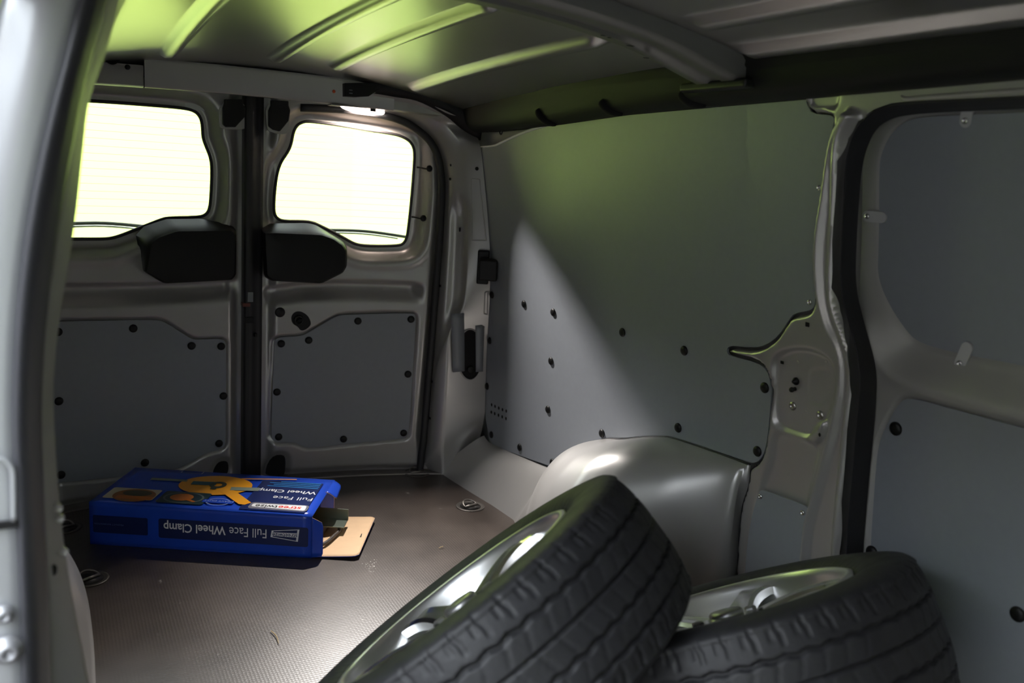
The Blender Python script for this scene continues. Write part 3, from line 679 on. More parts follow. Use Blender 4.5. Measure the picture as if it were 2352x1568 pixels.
for q in ((1130, 677), (1204, 698), (1271, 717), (1125, 782), (1266, 829), (1119, 887), (1259, 940), (1129, 998), (1194, 1027), (1269, 1062), (1383, 995), (1430, 763), (1572, 805), (1558, 982), (1757, 890), (1740, 1036)):
    p = far(*q, 0.0003); place('push_fastener', FAST, None, lp, p, nrm_far(p[2]))
tube('pale_lit_edge', catmull([far(*q, 0.001) for q in ((1104, 337), (1135, 334), (1152, 327), (1200, 305), (1262, 286), (1350, 270), (1400, 264))], 40), [0.0015 + 0.0030 * math.sin(math.pi * k / 39) for k in range(40)], mat('lit_raw_edge', (0.85, 0.83, 0.78), 0.6), lp, n=8)  # pale board edge; the light catching it is put into the white
for q in ((1882, 431), (1860, 694)):
    p = far(*q, 0.0003); place('screw', SCREW, None, lp, p, nrm_far(p[2]))
for q in vents:
    p = far(*q, 0.0002); hole_patch('vent_hole', p, nrm_far(p[2]), 0.0058, 0.0058, lp, 1)
# hanging cable loop above the rear end of the panel
p = np.array(far(1151, 296, 0.004))
tube('cable_loop', [p + np.array([0, 0.010 * math.cos(t), 0.017 * math.sin(t)]) for t in np.linspace(0, 2 * math.pi, 25)[:-1]], 0.0022, RUBBER, wr, n=8, closed=True)
# slit of the upper body seen over the panel edge
PT = [(1850, 216)]
# ---- pillar behind the sliding door, far side
EDGE = [(1846, 196), (1852, 222), (1858, 242), (1868, 260), (1906, 263), (1919, 270), (1921, 282), (1907, 341), (1895, 431), (1891, 521), (1882, 601), (1877, 691), (1872, 711), (1861, 719), (1828, 724), (1816, 738), (1792, 776), (1761, 798), (1730, 804), (1684, 799), (1674, 803), (1674, 809), (1680, 813),
        (1741, 827), (1766, 846), (1775, 879), (1775, 930), (1767, 1010), (1760, 1041), (1750, 1059), (1736, 1068), (1727, 1076), (1725, 1110), (1708, 1160), (1702, 1220), (1696, 1330), (1690, 1480)]
SEAL_L = [(1936, 1480), (1944, 1268), (1952, 1150), (1960, 1068), (1967, 987), (1976, 905), (1975, 848), (1967, 795), (1942, 713), (1931, 661), (1934, 557), (1940, 450), (1943, 371), (1956, 318), (1977, 279), (2009, 252), (2052, 237), (2106, 232), (2352, 220), (2700, 203)]
SEAL_R = [(1972, 1480), (1981, 1268), (1995, 1109), (2010, 954), (2014, 889), (2012, 844), (2005, 811), (1987, 750), (1965, 661), (1967, 557), (1974, 450), (1979, 390), (1990, 340), (2011, 296), (2041, 275), (2072, 266), (2134, 259), (2352, 250), (2700, 236)]
PIL_D = 0.012
pilF = np.vstack([far2(EDGE, 0.004), far2(SEAL_L, 0.012), far2([(2700, 120), (2352, 150), (2100, 180), (1946, 192)], 0.0)])
RID1 = [(1949, 261), (1920, 318), (1907, 400), (1900, 457), (1888, 521), (1882, 593), (1886, 664), (1892, 705), (1905, 754), (1932, 799), (1940, 840), (1937, 897), (1922, 970), (1907, 1027), (1885, 1109), (1869, 1166), (1858, 1211), (1850, 1290), (1845, 1480)]
RID2 = [(1966, 268), (1941, 311), (1934, 361), (1932, 450), (1927, 557), (1922, 664), (1930, 717), (1955, 780), (1966, 820), (1970, 860), (1969, 900), (1960, 985), (1952, 1068), (1944, 1150), (1934, 1252), (1926, 1480)]
band = np.vstack([far2(RID1, 0.02), far2(RID2, 0.02)[::-1]])
band = np.vstack([chaikin(far2(RID1, 0.02), 2, False), chaikin(far2(RID2, 0.02)[::-1], 2, False)])
edge_l = chaikin(far2(EDGE, 0.004), 1, False)
pocket = chaikin(far2([(1785, 822), (1812, 808), (1835, 803), (1870, 807), (1905, 822), (1921, 850), (1921, 895), (1910, 940), (1898, 962), (1890, 980), (1862, 1003), (1830, 994), (1787, 978), (1783, 930), (1783, 870)], 0.005), 2)
step2 = chaikin(far2([(1783, 985), (1830, 1000), (1862, 1010), (1880, 1020), (1888, 1035), (1870, 1110), (1850, 1200), (1840, 1480), (1730, 1480), (1735, 1200), (1760, 1100), (1776, 1060)], 0.005), 2)
corner = chaikin(far2([(1863, 1000), (1884, 975), (1903, 965), (1908, 975), (1895, 1012), (1880, 1014)], 0.005), 1)
tab = chaikin(far2([(1868, 196), (1868, 240), (1880, 249), (1920, 248), (1931, 240), (1934, 196)], 0.005), 2)
plate_rim = chaikin(far2([(1862, 848), (1896, 845), (1906, 855), (1902, 910), (1892, 928), (1866, 928), (1857, 915), (1858, 865)], 0.005), 2)
def pilH(uv):
    de = line_d(uv, edge_l)
    h = -0.012 + 0.028 * sstep(de, 0.0, 0.008)
    db = sdf(uv, band); h += 0.026 * (1 - sstep(db, -0.003, 0.011)) - 0.012 * (1 - sstep(db, -0.022, -0.004))
    h -= 0.012 * (1 - sstep(sdf(uv, pocket), -0.004, 0.010))
    h -= 0.010 * (1 - sstep(sdf(uv, step2), -0.010, 0.008))
    h += 0.010 * (1 - sstep(sdf(uv, corner), -0.003, 0.006))
    h -= 0.007 * (1 - sstep(sdf(uv, tab), -0.003, 0.008))
    h -= 0.0015 * (1 - sstep(sdf(uv, plate_rim), -0.0005, 0.0025))
    return h
pf = root('trim_7', 'silver pressed steel pillar between the side lining panel and the sliding door', 'pillar', (1.36, 1.25, 0), 'structure')
relief('pillar_skin', pilF, [], 0.0042, pilH, map_far, SILVER, pf, flip=True)
def on_pf(name, me, q, material=None, dh=0.0):
    p = far(*q, 0.01); h = float(pilH(np.array([[p[1], p[2]]]))[0]) + 0.0006 + dh; p = far(*q, h)
    return place(name, me, material, pf, p, nrm_far(p[2]))
def pf_hole(q, w_, h_, r_=0.2, material=None):
    p = far(*q, 0.01); h = float(pilH(np.array([[p[1], p[2]]]))[0]) + 0.0006; p = far(*q, h)
    hole_patch('punched_hole', p, nrm_far(p[2]), w_, h_, pf, r_, material)
pf_hole((1855, 745), .0055, .0048); pf_hole((1797, 832), .0050, .0035); pf_hole((1883, 998), .0032, .0042, 1); pf_hole((1942, 979), .002, .007, .6); pf_hole((1906, 212), .004, .003, 1)
on_pf('trim_clip', lathe_mesh('trim_clip', [(0.0085, 0), (0.0085, 0.003), (0.006, 0.005), (0.003, 0.011), (0, 0.012)], 18), (1829, 875), BLACK)
on_pf('cable_tie_stud', lathe_mesh('cable_tie_stud', [(0.0045, 0), (0.004, 0.008), (0.006, 0.009), (0.005, 0.013), (0, 0.014)], 14), (1826, 893), BLACK)
NUT = lathe_mesh('weld_nut', [(0.0095, 0), (0.0095, 0.0015), (0.0065, 0.003), (0.0045, 0.004), (0.0042, 0.0015), (0, 0.001)], 18)
on_pf('weld_nut', NUT, (1884, 953), STEEL); on_pf('weld_nut', NUT, (1821, 932), STEEL)
SPOT = lathe_mesh('spot_weld', [(0.0045, 0), (0.0042, 0.0006), (0.0036, 0.0003), (0, 0.0003)], 14)
for q in ((1833, 831), (1897, 831), (1851, 945), (1961, 217), (1990, 209), (2006, 211), (2040, 205)): on_pf('spot_weld', SPOT, q, SILVER)
# small grey cover board low on the pillar
cp = chaikin(far2([(1745, 1128), (1752, 1124), (1845, 1158), (1857, 1165), (1861, 1178), (1855, 1250), (1848, 1480), (1702, 1480), (1716, 1250), (1729, 1180)], 0.02), 2)
cb = board('cover_board', cp, map_far, 0.022, 0.005, PLY, pf)
for q in ((1747, 1140), (1844, 1177)):
    p = far(*q, 0.0225); place('screw', SCREW, None, cb, p, nrm_far(p[2]))
# sheet step over the sliding door
for a, b in (((2010, 205), (2013, 236)), ((2068, 197), (2071, 228))):
    P = [far(a[0] + (b[0] - a[0]) * t, a[1] + (b[1] - a[1]) * t, 0.0145) for t in np.linspace(0, 1, 6)]
    tube('sheet_lap', P, 0.0016, SILVER, pf, n=6)
P = [far(x, y, 0.0145) for x, y in ((2071, 222), (2085, 226), (2130, 222), (2240, 214), (2352, 206), (2600, 190))]
tube('drip_rib', catmull(P, 30), 0.004, SILVER, pf, n=8)

# ---- sliding door, far side
sdoor = root('door_3', 'closed sliding side door with two grey lining panels', 'door', (1.38, 0.7, 0), 'structure')
SD = -0.045
def map_sd(uv, h): return map_far(uv, h + SD)
DOOR_OUT = np.vstack([far2([(q[0] - 75, q[1] - (45 if i > 11 else 0)) for i, q in enumerate(SEAL_R)], SD), far2([(2700, 1700), (1962, 1600)], SD)])
UP = [(2018, 586), (2016, 621), (2025, 661), (2049, 711), (2083, 761), (2108, 786), (2171, 807), (2352, 842), (2600, 890), (2640, 880), (2640, 260), (2600, 243), (2352, 256), (2199, 262), (2106, 268), (2077, 279), (2049, 304), (2028, 343), (2020, 379), (2020, 486)]
LOW = [(2081, 909), (2065, 917), (2048, 942), (2024, 987), (2012, 1023), (2005, 1089), (1995, 1232), (1988, 1400), (1984, 1560), (2640, 1700), (2640, 1060), (2352, 977), (2171, 930), (2110, 912)]
RIDGE = [(1930, 730), (1972, 752), (1990, 775), (2003, 803), (2020, 836), (2048, 862), (2089, 880), (2171, 900), (2352, 947), (2640, 1020)]
upP = chaikin(far2(UP, SD - 0.04), 2); lowP = chaikin(far2(LOW, SD), 2)
above = np.vstack([far2(RIDGE, SD), far2([(2640, 150), (1840, 180), (1840, 640), (1880, 720)], SD)])
ridge_l = chaikin(far2(RIDGE, SD), 2, False)
def sdH(uv):
    d = sdf(uv, above); dr = np.where(d < 0, line_d(uv, ridge_l), -line_d(uv, ridge_l)); h = -0.040 * sstep(dr, -0.006, 0.075) * (d < 0.02)
    h += 0.004 * np.exp(-((dr + 0.004) / 0.012) ** 2)
    h -= 0.010 * (1 - sstep(sdf(uv, lowP), -0.001, 0.004))
    h -= 0.004 * (1 - sstep(sdf(uv, upP), -0.001, 0.006))
    return h
relief('door_skin', DOOR_OUT, [], 0.0052, sdH, map_sd, SILVER_DULL, sdoor, thick=0.03, flip=True)
ub = board('upper_lining_panel', grow(upP, -0.002), map_sd, -0.037, 0.005, PLY, sdoor, bevel=0.0012)
lb = board('lower_lining_panel', grow(lowP, -0.0045), map_sd, -0.0015, 0.005, PLY, sdoor)
for q in ((2058, 984), (2338, 1410), (2003, 1268)):
    p = far(*q, SD - 0.0012); place('push_fastener', FAST, None, lb, p, nrm_far(p[2])).scale = (1.12, 1.12, 1.12)
# frosted retaining clips of the upper panel
for q, ang in (((2005, 497), 0), ((2222, 262), 1.45), ((2212, 822), 1.25)):
    p = far(*q, SD - 0.03); h = float(sdH(np.array([[p[1], p[2]]]))[0]); p = far(*q, SD + h + 0.005)
    prof = [(-0.012 + 0.011 * math.cos(t), 0.011 * math.sin(t)) for t in np.linspace(math.pi / 2, 3 * math.pi / 2, 10)] + [(0.022 + 0.011 * math.cos(t), 0.011 * math.sin(t)) for t in np.linspace(-math.pi / 2, math.pi / 2, 10)]
    c, s = math.cos(ang), math.sin(ang)
    me = mesh('retaining_clip', [(x * c - y * s, x * s + y * c, 0.003) for x, y in prof] + [(x * c - y * s, x * s + y * c, -0.004) for x, y in prof],
              [tuple(range(20))] + [(k, 20 + k, 20 + (k + 1) % 20, (k + 1) % 20) for k in range(20)], False)
    cl = place('retaining_clip', me, CLEARTAB, sdoor, p, nrm_far(p[2]))
    so = add('screw', SCREW, None, cl); so.location = (-0.011 * c, -0.011 * s, 0.003)
# rubber seal round the sliding door: ribbed bulb between two edges
SLc = chaikin(np.array(SEAL_L, float), 2, False); SRc = chaikin(np.array(SEAL_R, float), 2, False)
SLc = resample(SLc, 150); SRc = resample(SRc, 150)
rows = []
for a, b in zip(SLc, SRc):
    A_ = far(*a, 0.010); B_ = far(*b, SD + 0.004); row = []
    for k in range(9):
        s = k / 8; q = A_ * (1 - s) + B_ * s; q = q + np.array([-1, 0, 0]) * (0.014 * math.sin(math.pi * min(1, s * 1.15)) ** 0.8 - 0.004 * math.exp(-((s - 0.5) / 0.08) ** 2) if s < 0.87 else 0.0); row.append(tuple(q))
    rows.append(row)
sealo = loft('trim_8', rows, RUBBER, None, cap=False, closed=False); tag(sealo, 'thick black rubber seal round the sliding door opening', 'door seal', kind='structure')
bm = bmesh.new()

# ---- lower trim and wheel arch, far side and its mirror on the near side
TOP_PX = [(1112, 1000), (1128, 1018), (1200, 1050), (1282, 1080), (1310, 1061), (1340, 1036), (1370, 1016), (1395, 1007), (1430, 1009), (1480, 1004), (1520, 1003), (1550, 1007), (1640, 1037), (1722, 1067)]
T3 = [far(*q, 0.0) for q in TOP_PX]
def floor_x(y): return float(np.interp(y, [1.38, 1.45, 1.52, 1.62, 1.72, 1.82, 1.92, 2.02, 2.1, 2.2, 2.32, 2.45, 2.60, 2.72, 2.80], [1.42, 1.405, 1.36, 1.255, 1.165, 1.115, 1.115, 1.14, 1.18, 1.235, 1.272, 1.262, 1.242, 1.228, 1.222]))
T3 = resample(catmull(T3, 90), 90)
rows = []
for i, t in enumerate(T3):
    yf = t[1] + (0.065 * float(sstep(np.array([t[1]]), 2.35, 2.70)[0])) + 0.10 * float(np.exp(-((t[1] - 2.16) / 0.10) ** 2))
    B = np.array([floor_x(yf), yf, -0.002]); row = []
    arch = float(1 - sstep(np.array([t[1]]), 2.08, 2.30)[0])
    for k in range(25):
        s = k / 24; th = s * math.pi / 2
        a1, b1 = math.sin(th) ** 0.72, 1 - math.cos(th) ** 0.72             # rounded box of the arch
        a0, b0 = s ** 0.85, min(1.0, s ** 1.15)                             # sloping skirt behind it
        a = a1 * arch + a0 * (1 - arch); b = b1 * arch + b0 * (1 - arch)
        row.append(np.array([t[0] + (B[0] - t[0]) * a, t[1] + (B[1] - t[1]) * b, t[2] + (B[2] - t[2]) * b]))
    rows.append(row)
end = resample(np.array([far(*q, 0.004) for q in ((1724, 1068), (1722, 1090), (1720, 1112), (1704, 1162), (1697, 1222), (1691, 1330), (1684, 1480), (1676, 1700))]), 25)
rows.append([e_ * 0.5 + r_ * 0.5 + np.array([-0.012, 0, 0]) for e_, r_ in zip(end, rows[-1])]); rows.append(list(end))
rows = np.array(rows)
wa = loft('trim_9', [[tuple(p) for p in r] for r in rows], SILVER, None, cap=False, closed=False)
tag(wa, 'silver wheel arch moulding under the far side lining panel', 'wheel arch', kind='structure')
rows2 = rows.copy(); rows2[:, :, 0] = 2 * XC - rows2[:, :, 0]
wa2 = loft('trim_10', [[tuple(p) for p in r] for r in rows2], SILVER, None, cap=False, closed=False)
tag(wa2, 'silver wheel arch beside the near door pillar at the lower left', 'wheel arch', kind='structure')
P = catmull([far(*q, 0.002) for q in TOP_PX[3:]], 60)
jt = tube('trim_14', P, 0.0026, RUBBER, None, n=8); tag(jt, 'dark joint along the top of the far wheel arch', 'joint', kind='structure')
# dark joint where the arch moulding meets the pillar
P = catmull([far(*q, 0.012) for q in ((1738, 1068), (1726, 1078), (1724, 1110), (1708, 1160), (1700, 1220), (1695, 1330), (1690, 1470))], 40)
jt = tube('trim_11', P, 0.003, RUBBER, None, n=8); tag(jt, 'dark vertical joint between the wheel arch and the pillar', 'joint', kind='structure')

# ================================================================== near side wall, front bulkhead, closing pieces
nw = relief('wall_left', [(1.20, -0.02), (2.83, -0.02), (2.83, 1.30), (1.20, 1.30)], [], 0.05, lambda uv: np.zeros(len(uv)),
            lambda uv, h: np.stack([2 * XC - (x_wall(uv[:, 1], uv[:, 0]) + 0.01), uv[:, 0], uv[:, 1]], 1), PLY, None, thick=0.05, flip=False)
tag(nw, 'near side wall of the van behind the open door pillar', 'wall', kind='structure')
bh = box('wall_front', (-0.3, -0.42, -0.02), (1.62, -0.37, 1.42), mat('bulkhead_white', (0.55, 0.55, 0.54), 0.4)); tag(bh, 'pale grey bulkhead wall at the front of the load area', 'wall', kind='structure')
fr = box('wall_far_front', (1.56, -0.40, -0.02), (1.60, 1.40, 1.33), SILVER); tag(fr, 'silver far side wall ahead of the sliding door', 'wall', kind='structure')
nh = root('trim_12', 'silver header over the open near side door', 'roof beam', (-0.05, 0.4, 1.26), 'structure')
box('header_box', (-0.13, -0.40, 1.262), (-0.045, 1.12, 1.375), SILVER, nh, None, 0.012)
rs = box('roof_side_gutter', (-0.17, -0.40, 1.30), (-0.10, 2.95, 1.40), SILVER_OUT, nh); 
box('roof_far_gutter', (1.362, -0.40, 1.22), (1.42, 2.95, 1.40), SILVER_OUT, nh)
box('roof_far_skin', (1.36, -0.42, 1.335), (1.64, 3.02, 1.40), SILVER_OUT, nh)
box('roof_rear_gutter', (-0.17, 2.955, 1.20), (1.34, 3.02, 1.40), SILVER_OUT, nh)
for sx in (1, -1):
    X_ = lambda v: XC + sx * (v - XC)
    for lo, hi in (((1.42, 2.70, -0.03), (1.46, 3.02, 1.35)), ((1.165, 2.905, -0.03), (1.46, 2.94, 1.35))):
        a_, b_ = sorted((X_(lo[0]), X_(hi[0]))); box('rear_corner_skin', (a_, lo[1], lo[2]), (b_, hi[1], hi[2]), SILVER_OUT, nh)
ofl = box('under_body', (-0.25, -0.42, -0.16), (1.62, 3.02, -0.035), DARKGREY); tag(ofl, 'dark underbody of the van below the load floor', 'underbody', kind='structure')

# ================================================================== near door pillar (jamb) at the left of the view
E0 = [(330, -220), (300, -90), (275, 0), (240, 130), (205, 232), (190, 350), (176, 480), (160, 590), (145, 680), (130, 790), (123, 900), (126, 1000), (135, 1130), (150, 1270), (172, 1400), (205, 1568), (240, 1750)]
E1 = [(310, -220), (272, -90), (246, 0), (210, 130), (186, 232), (164, 350), (141, 480), (124, 590), (112, 680), (101, 790), (96, 900), (95, 1000), (99, 1130), (105, 1270), (110, 1400), (116, 1568), (122, 1750)]
E2 = [(240, -220), (206, -90), (180, 0), (147, 130), (120, 232), (92, 350), (66, 480), (50, 590), (40, 680), (32, 790), (28, 900), (28, 1000), (34, 1130), (40, 1270), (44, 1400), (48, 1568), (52, 1750)]
E3 = [(110, -220), (60, -90), (28, 0), (0, 130), (-24, 232), (-50, 350), (-80, 480), (-100, 590), (-112, 680), (-125, 790), (-130, 900), (-130, 1000), (-125, 1130), (-115, 1270), (-110, 1400), (-105, 1568), (-100, 1750)]
NJ = 90
def rail(E, Y): return catmull([on_y(q[0], q[1], Y) for q in E], NJ)
R0, R1, R2, R3 = rail(E0, 1.19), rail(E1, 1.13), rail(E2, 1.075), rail(E3, 1.085)
jb = root('trim_13', 'blurred silver door pillar of the open near side door', 'pillar', (-0.1, 1.12, 0), 'structure')
rows = []
for a, b in zip(R0, R1):
    rows.append([tuple(a + np.array([-0.10, 0.10, 0])), tuple(a + np.array([-0.012, 0.016, 0])), tuple(a)] + [tuple(a * (1 - s) + b * s + np.array([0, -0.004 * math.sin(s * math.pi), 0])) for s in np.linspace(0.12, 1, 6)] + [tuple(b + np.array([-0.03, 0.01, 0]))])
loft('inner_flange', rows, SILVER_DULL, jb, cap=False, closed=False)
rows = []
for a, b in zip(R1, R2):
    c = (a + b) / 2; row = []
    for k in range(13):
        th = math.pi * k / 12; s = (1 - math.cos(th)) / 2
        q = a * (1 - s) + b * s; row.append(tuple(q + np.array([0.004, -0.022, 0]) * math.sin(th) ** 0.8 + np.array([0, 0.005, 0]) * math.exp(-((s - .32) / .08) ** 2)))
    rows.append(row)
loft('door_seal', rows, RUBBER_SHINE, jb, cap=False, closed=False)
rows = []
for a, b in zip(R2, R3):
    rows.append([tuple(a + np.array([0.01, 0.03, 0])), tuple(a)] + [tuple(a * (1 - s) + b * s + np.array([0, -0.006 * math.sin(s * math.pi), 0])) for s in np.linspace(0.15, 1, 7)] + [tuple(b + np.array([-0.012, 0.03, 0])), tuple(b + np.array([-0.014, 0.25, 0]))])
loft('outer_face', rows, SILVER_OUT, jb, cap=False, closed=False)
hole_patch('flange_hole', on_y(123, 1308, 1.145), (0.3, -1, 0), 0.0042, 0.0075, jb, 1)
for q in ((133, 1166), (137, 1190), (147, 1267)):
    place('weld_stud', SPOT, SILVER_OUT, jb, on_y(q[0], q[1], 1.165), (0.2, -1, 0)).scale = (1.3, 1.3, 3)
gp = on_y(14, 1206, 1.066); box('panel_gap', (gp[0] - 0.05, gp[1] - 0.001, gp[2] - 0.004), (gp[0] + 0.012, gp[1] + 0.004, gp[2] + 0.004), HOLE, jb)
rc = [on_y(x, y, 1.064) for x, y in ((-40, 1052), (5, 1054), (22, 1066), (30, 1090), (32, 1195))]
tube('recess_edge', catmull(rc, 24), 0.003, SILVER_OUT, jb, n=8)
for q, s in (((8, 1410), 1.0), ((17, 1490), 1.5)):
    p = on_y(q[0], q[1], 1.066); place('striker_bolt', lathe_mesh('striker_bolt', [(0.011, 0), (0.011, 0.003), (0.0075, 0.004), (0.007, 0.009), (0.004, 0.010), (0.0035, 0.006), (0, 0.005)], 18), mat('dull_zinc', (0.4, 0.4, 0.42), 0.5, 0.6), jb, p, (0.1, -1, 0)).scale = (s, s, s)

# ================================================================== interior lamp in the header
LX, LYY, LZ = 0.945, 0.0, 0.0
lp0 = on_head(838, 246, -0.03)
lx = float(lp0[0]); ly = float(y_head(lx)) + 0.028; lz = 1.2485 - 0.012 * abs((lx - XC) / 0.5) ** 2
lam = root('interior_lamp', 'lit slim interior lamp under the header above the right rear door', 'lamp', (lx, ly, lz))
box('housing', (lx - 0.115, ly - 0.020, lz - 0.0005), (lx + 0.115, ly + 0.030, lz + 0.004), SILVER, lam, None, 0.002)
def pillx(w_, z, n=14): return [(lx - w_ + 2 * w_ * k / n, z) for k in range(n + 1)]
# glowing front lens: a shallow lit lip along the front of the lamp that wraps round its right end
bx = lx + 0.045; rows = []
path = [(lx - 0.085 + (bx - lx + 0.085) * k / 20, ly - 0.0125, -math.pi / 2) for k in range(21)] + [(bx + 0.0185 * math.cos(t), ly + 0.006 + 0.0185 * math.sin(t), t) for t in np.linspace(-math.pi / 2, 0.5, 12)[1:]]
for k, (x, y, t) in enumerate(path):
    e = min(1.0, math.sqrt(max(0.0, (x - lx + 0.085) / 0.05))) if k < 21 else 1.0; d = (0.0165 - 0.0045 * float(sstep(np.array([t]), -1.35, -0.5)[0])) * e + 0.0005; c_, s_ = math.cos(t), math.sin(t)
    rows.append([(x + c_ * o_, y + s_ * o_, lz + z_) for o_, z_ in ((0.001, 0.0), (0.004 * e, -d * 0.5), (0.002, -d), (0.0, -d), (-0.001, 0.0))])
loft('lens', rows, LENS, lam)
box('switch', (lx + 0.012, ly - 0.0200, lz - 0.0085), (lx + 0.030, ly - 0.0100, lz - 0.0005), DARKGREY, lam, None, 0.0008)
ld = bpy.data.lights.new('lamp_light', 'AREA'); ld.shape = 'RECTANGLE'; ld.size = 0.012; ld.size_y = 0.003; ld.energy = 11.5; ld.color = (1.0, 0.94, 0.89)
lo_ = bpy.data.objects.new('lamp_light', ld); COL.objects.link(lo_); lo_.location = (bx, ly + 0.006, lz - 0.0015)
lo_.rotation_euler = Vector((-0.02, -0.71, -0.70)).to_track_quat('-Z', 'Y').to_euler()
ld.spread = math.radians(79)
lo_.parent = lam
rear_fill_data = bpy.data.lights.new('lamp_light', 'AREA'); rear_fill_data.shape = 'RECTANGLE'; rear_fill_data.size = 0.04; rear_fill_data.size_y = 0.006; rear_fill_data.energy = 5.5; rear_fill_data.color = (1.0, 0.80, 0.68)  # added warm area light that brightens the rear doors and ledges
rear_fill = bpy.data.objects.new('lamp_light', rear_fill_data); COL.objects.link(rear_fill); rear_fill.location = (bx - 0.04, ly + 0.014, lz - 0.003)
rear_fill.rotation_euler = Vector((0.10, 0.90, -0.42)).to_track_quat('-Z', 'Y').to_euler(); rear_fill_data.spread = math.radians(122); rear_fill.parent = lam

# ================================================================== wheels
RO, RR, TW = 0.3405, 0.2245, 0.226
def tyre_mesh():
    nth = 540; prof = []
    # (axial, radius, kind) from the inner bead over the tread to the outer bead
    side = [(0.34, RR - 0.008), (0.405, RR - 0.004), (0.420, RR + 0.005), (0.452, RR + 0.012), (0.490, RR + 0.030), (0.5, RR + 0.050), (0.498, RR + 0.066), (0.488, RR + 0.080), (0.472, RO * 0.945), (0.452, RO * 0.962), (0.432, RO * 0.974)]
    tread = np.linspace(0.415, -0.415, 75)
    P = [(a, r) for a, r in side] + [(float(a), RO * (1 - 0.030 * abs(a / 0.415) ** 3.2)) for a in tread] + [(-a, r) for a, r in side[::-1]]
    P = np.array(P); n = len(P); ns = len(side)
    th = np.linspace(0, 2 * math.pi, nth + 1)[:-1]
    u = P[:, 0][None].repeat(nth, 0); r = P[:, 1][None].repeat(nth, 0).copy(); T = th[:, None]
    ist = np.zeros(n, bool); ist[ns:ns + 75] = True
    zz = lambda k, ph: np.abs(((T * k / (2 * math.pi) + ph) % 1) - 0.5) * 4 - 1
    for c, wd, amp, k, ph in ((0.235, 0.016, 0.010, 60, 0.0), (0.06, 0.011, 0.0025, 60, 0.3), (-0.12, 0.016, 0.010, 60, 0.5), (-0.28, 0.014, 0.006, 60, 0.2)):
        cc = c + amp * zz(k, ph); d = np.abs(u - cc); r -= np.where(ist[None], 0.0075 * (1 - sstep(d, wd * 0.6, wd * 1.15)), 0)
    # shoulder slots and sipes
    ph1 = (T * 54 / (2 * math.pi) + 0.9 * np.abs(u)) % 1
    slot = (1 - sstep(np.abs(ph1 - 0.5), 0.03, 0.075)) * sstep(np.abs(u), 0.29, 0.32) * (1 - sstep(np.abs(u), 0.445, 0.47)); r -= 0.0042 * slot
    ph2 = (T * 54 / (2 * math.pi) + 0.35 + 0.9 * np.abs(u)) % 1
    r -= 0.003 * (1 - sstep(np.abs(ph2 - 0.5), 0.035, 0.07)) * sstep(np.abs(u), 0.33, 0.36) * (1 - sstep(np.abs(u), 0.40, 0.43))
    ph3 = (T * 60 / (2 * math.pi) + 2.2 * u) % 1
    r -= np.where(ist[None], 0.0018 * (1 - sstep(np.abs(ph3 - 0.5), 0.03, 0.08)) * sstep(u, -0.10, -0.08) * (1 - sstep(u, 0.03, 0.05)), 0)
    ph4 = (T * 60 / (2 * math.pi) - 2.6 * u + .4) % 1
    r -= np.where(ist[None], 0.0016 * (1 - sstep(np.abs(ph4 - 0.5), 0.03, 0.08)) * sstep(u, 0.08, 0.10) * (1 - sstep(u, 0.20, 0.22)), 0)
    r -= np.where(ist[None], 0.0016 * (1 - sstep(np.abs(ph4 - 0.5), 0.03, 0.08)) * sstep(u, -0.26, -0.24) * (1 - sstep(u, -0.15, -0.13)), 0)
    X = r * np.cos(T); Y = r * np.sin(T); Z = u * TW
    V = np.stack([X, Y, Z], -1).reshape(-1, 3)
    k = np.arange(nth); Fc = []
    K, I = np.meshgrid(k, np.arange(n - 1), indexing='ij'); Kn = (K + 1) % nth
    Fc = np.stack([K * n + I, K * n + I + 1, Kn * n + I + 1, Kn * n + I], -1).reshape(-1, 4)
    return mesh('tyre', V, Fc)
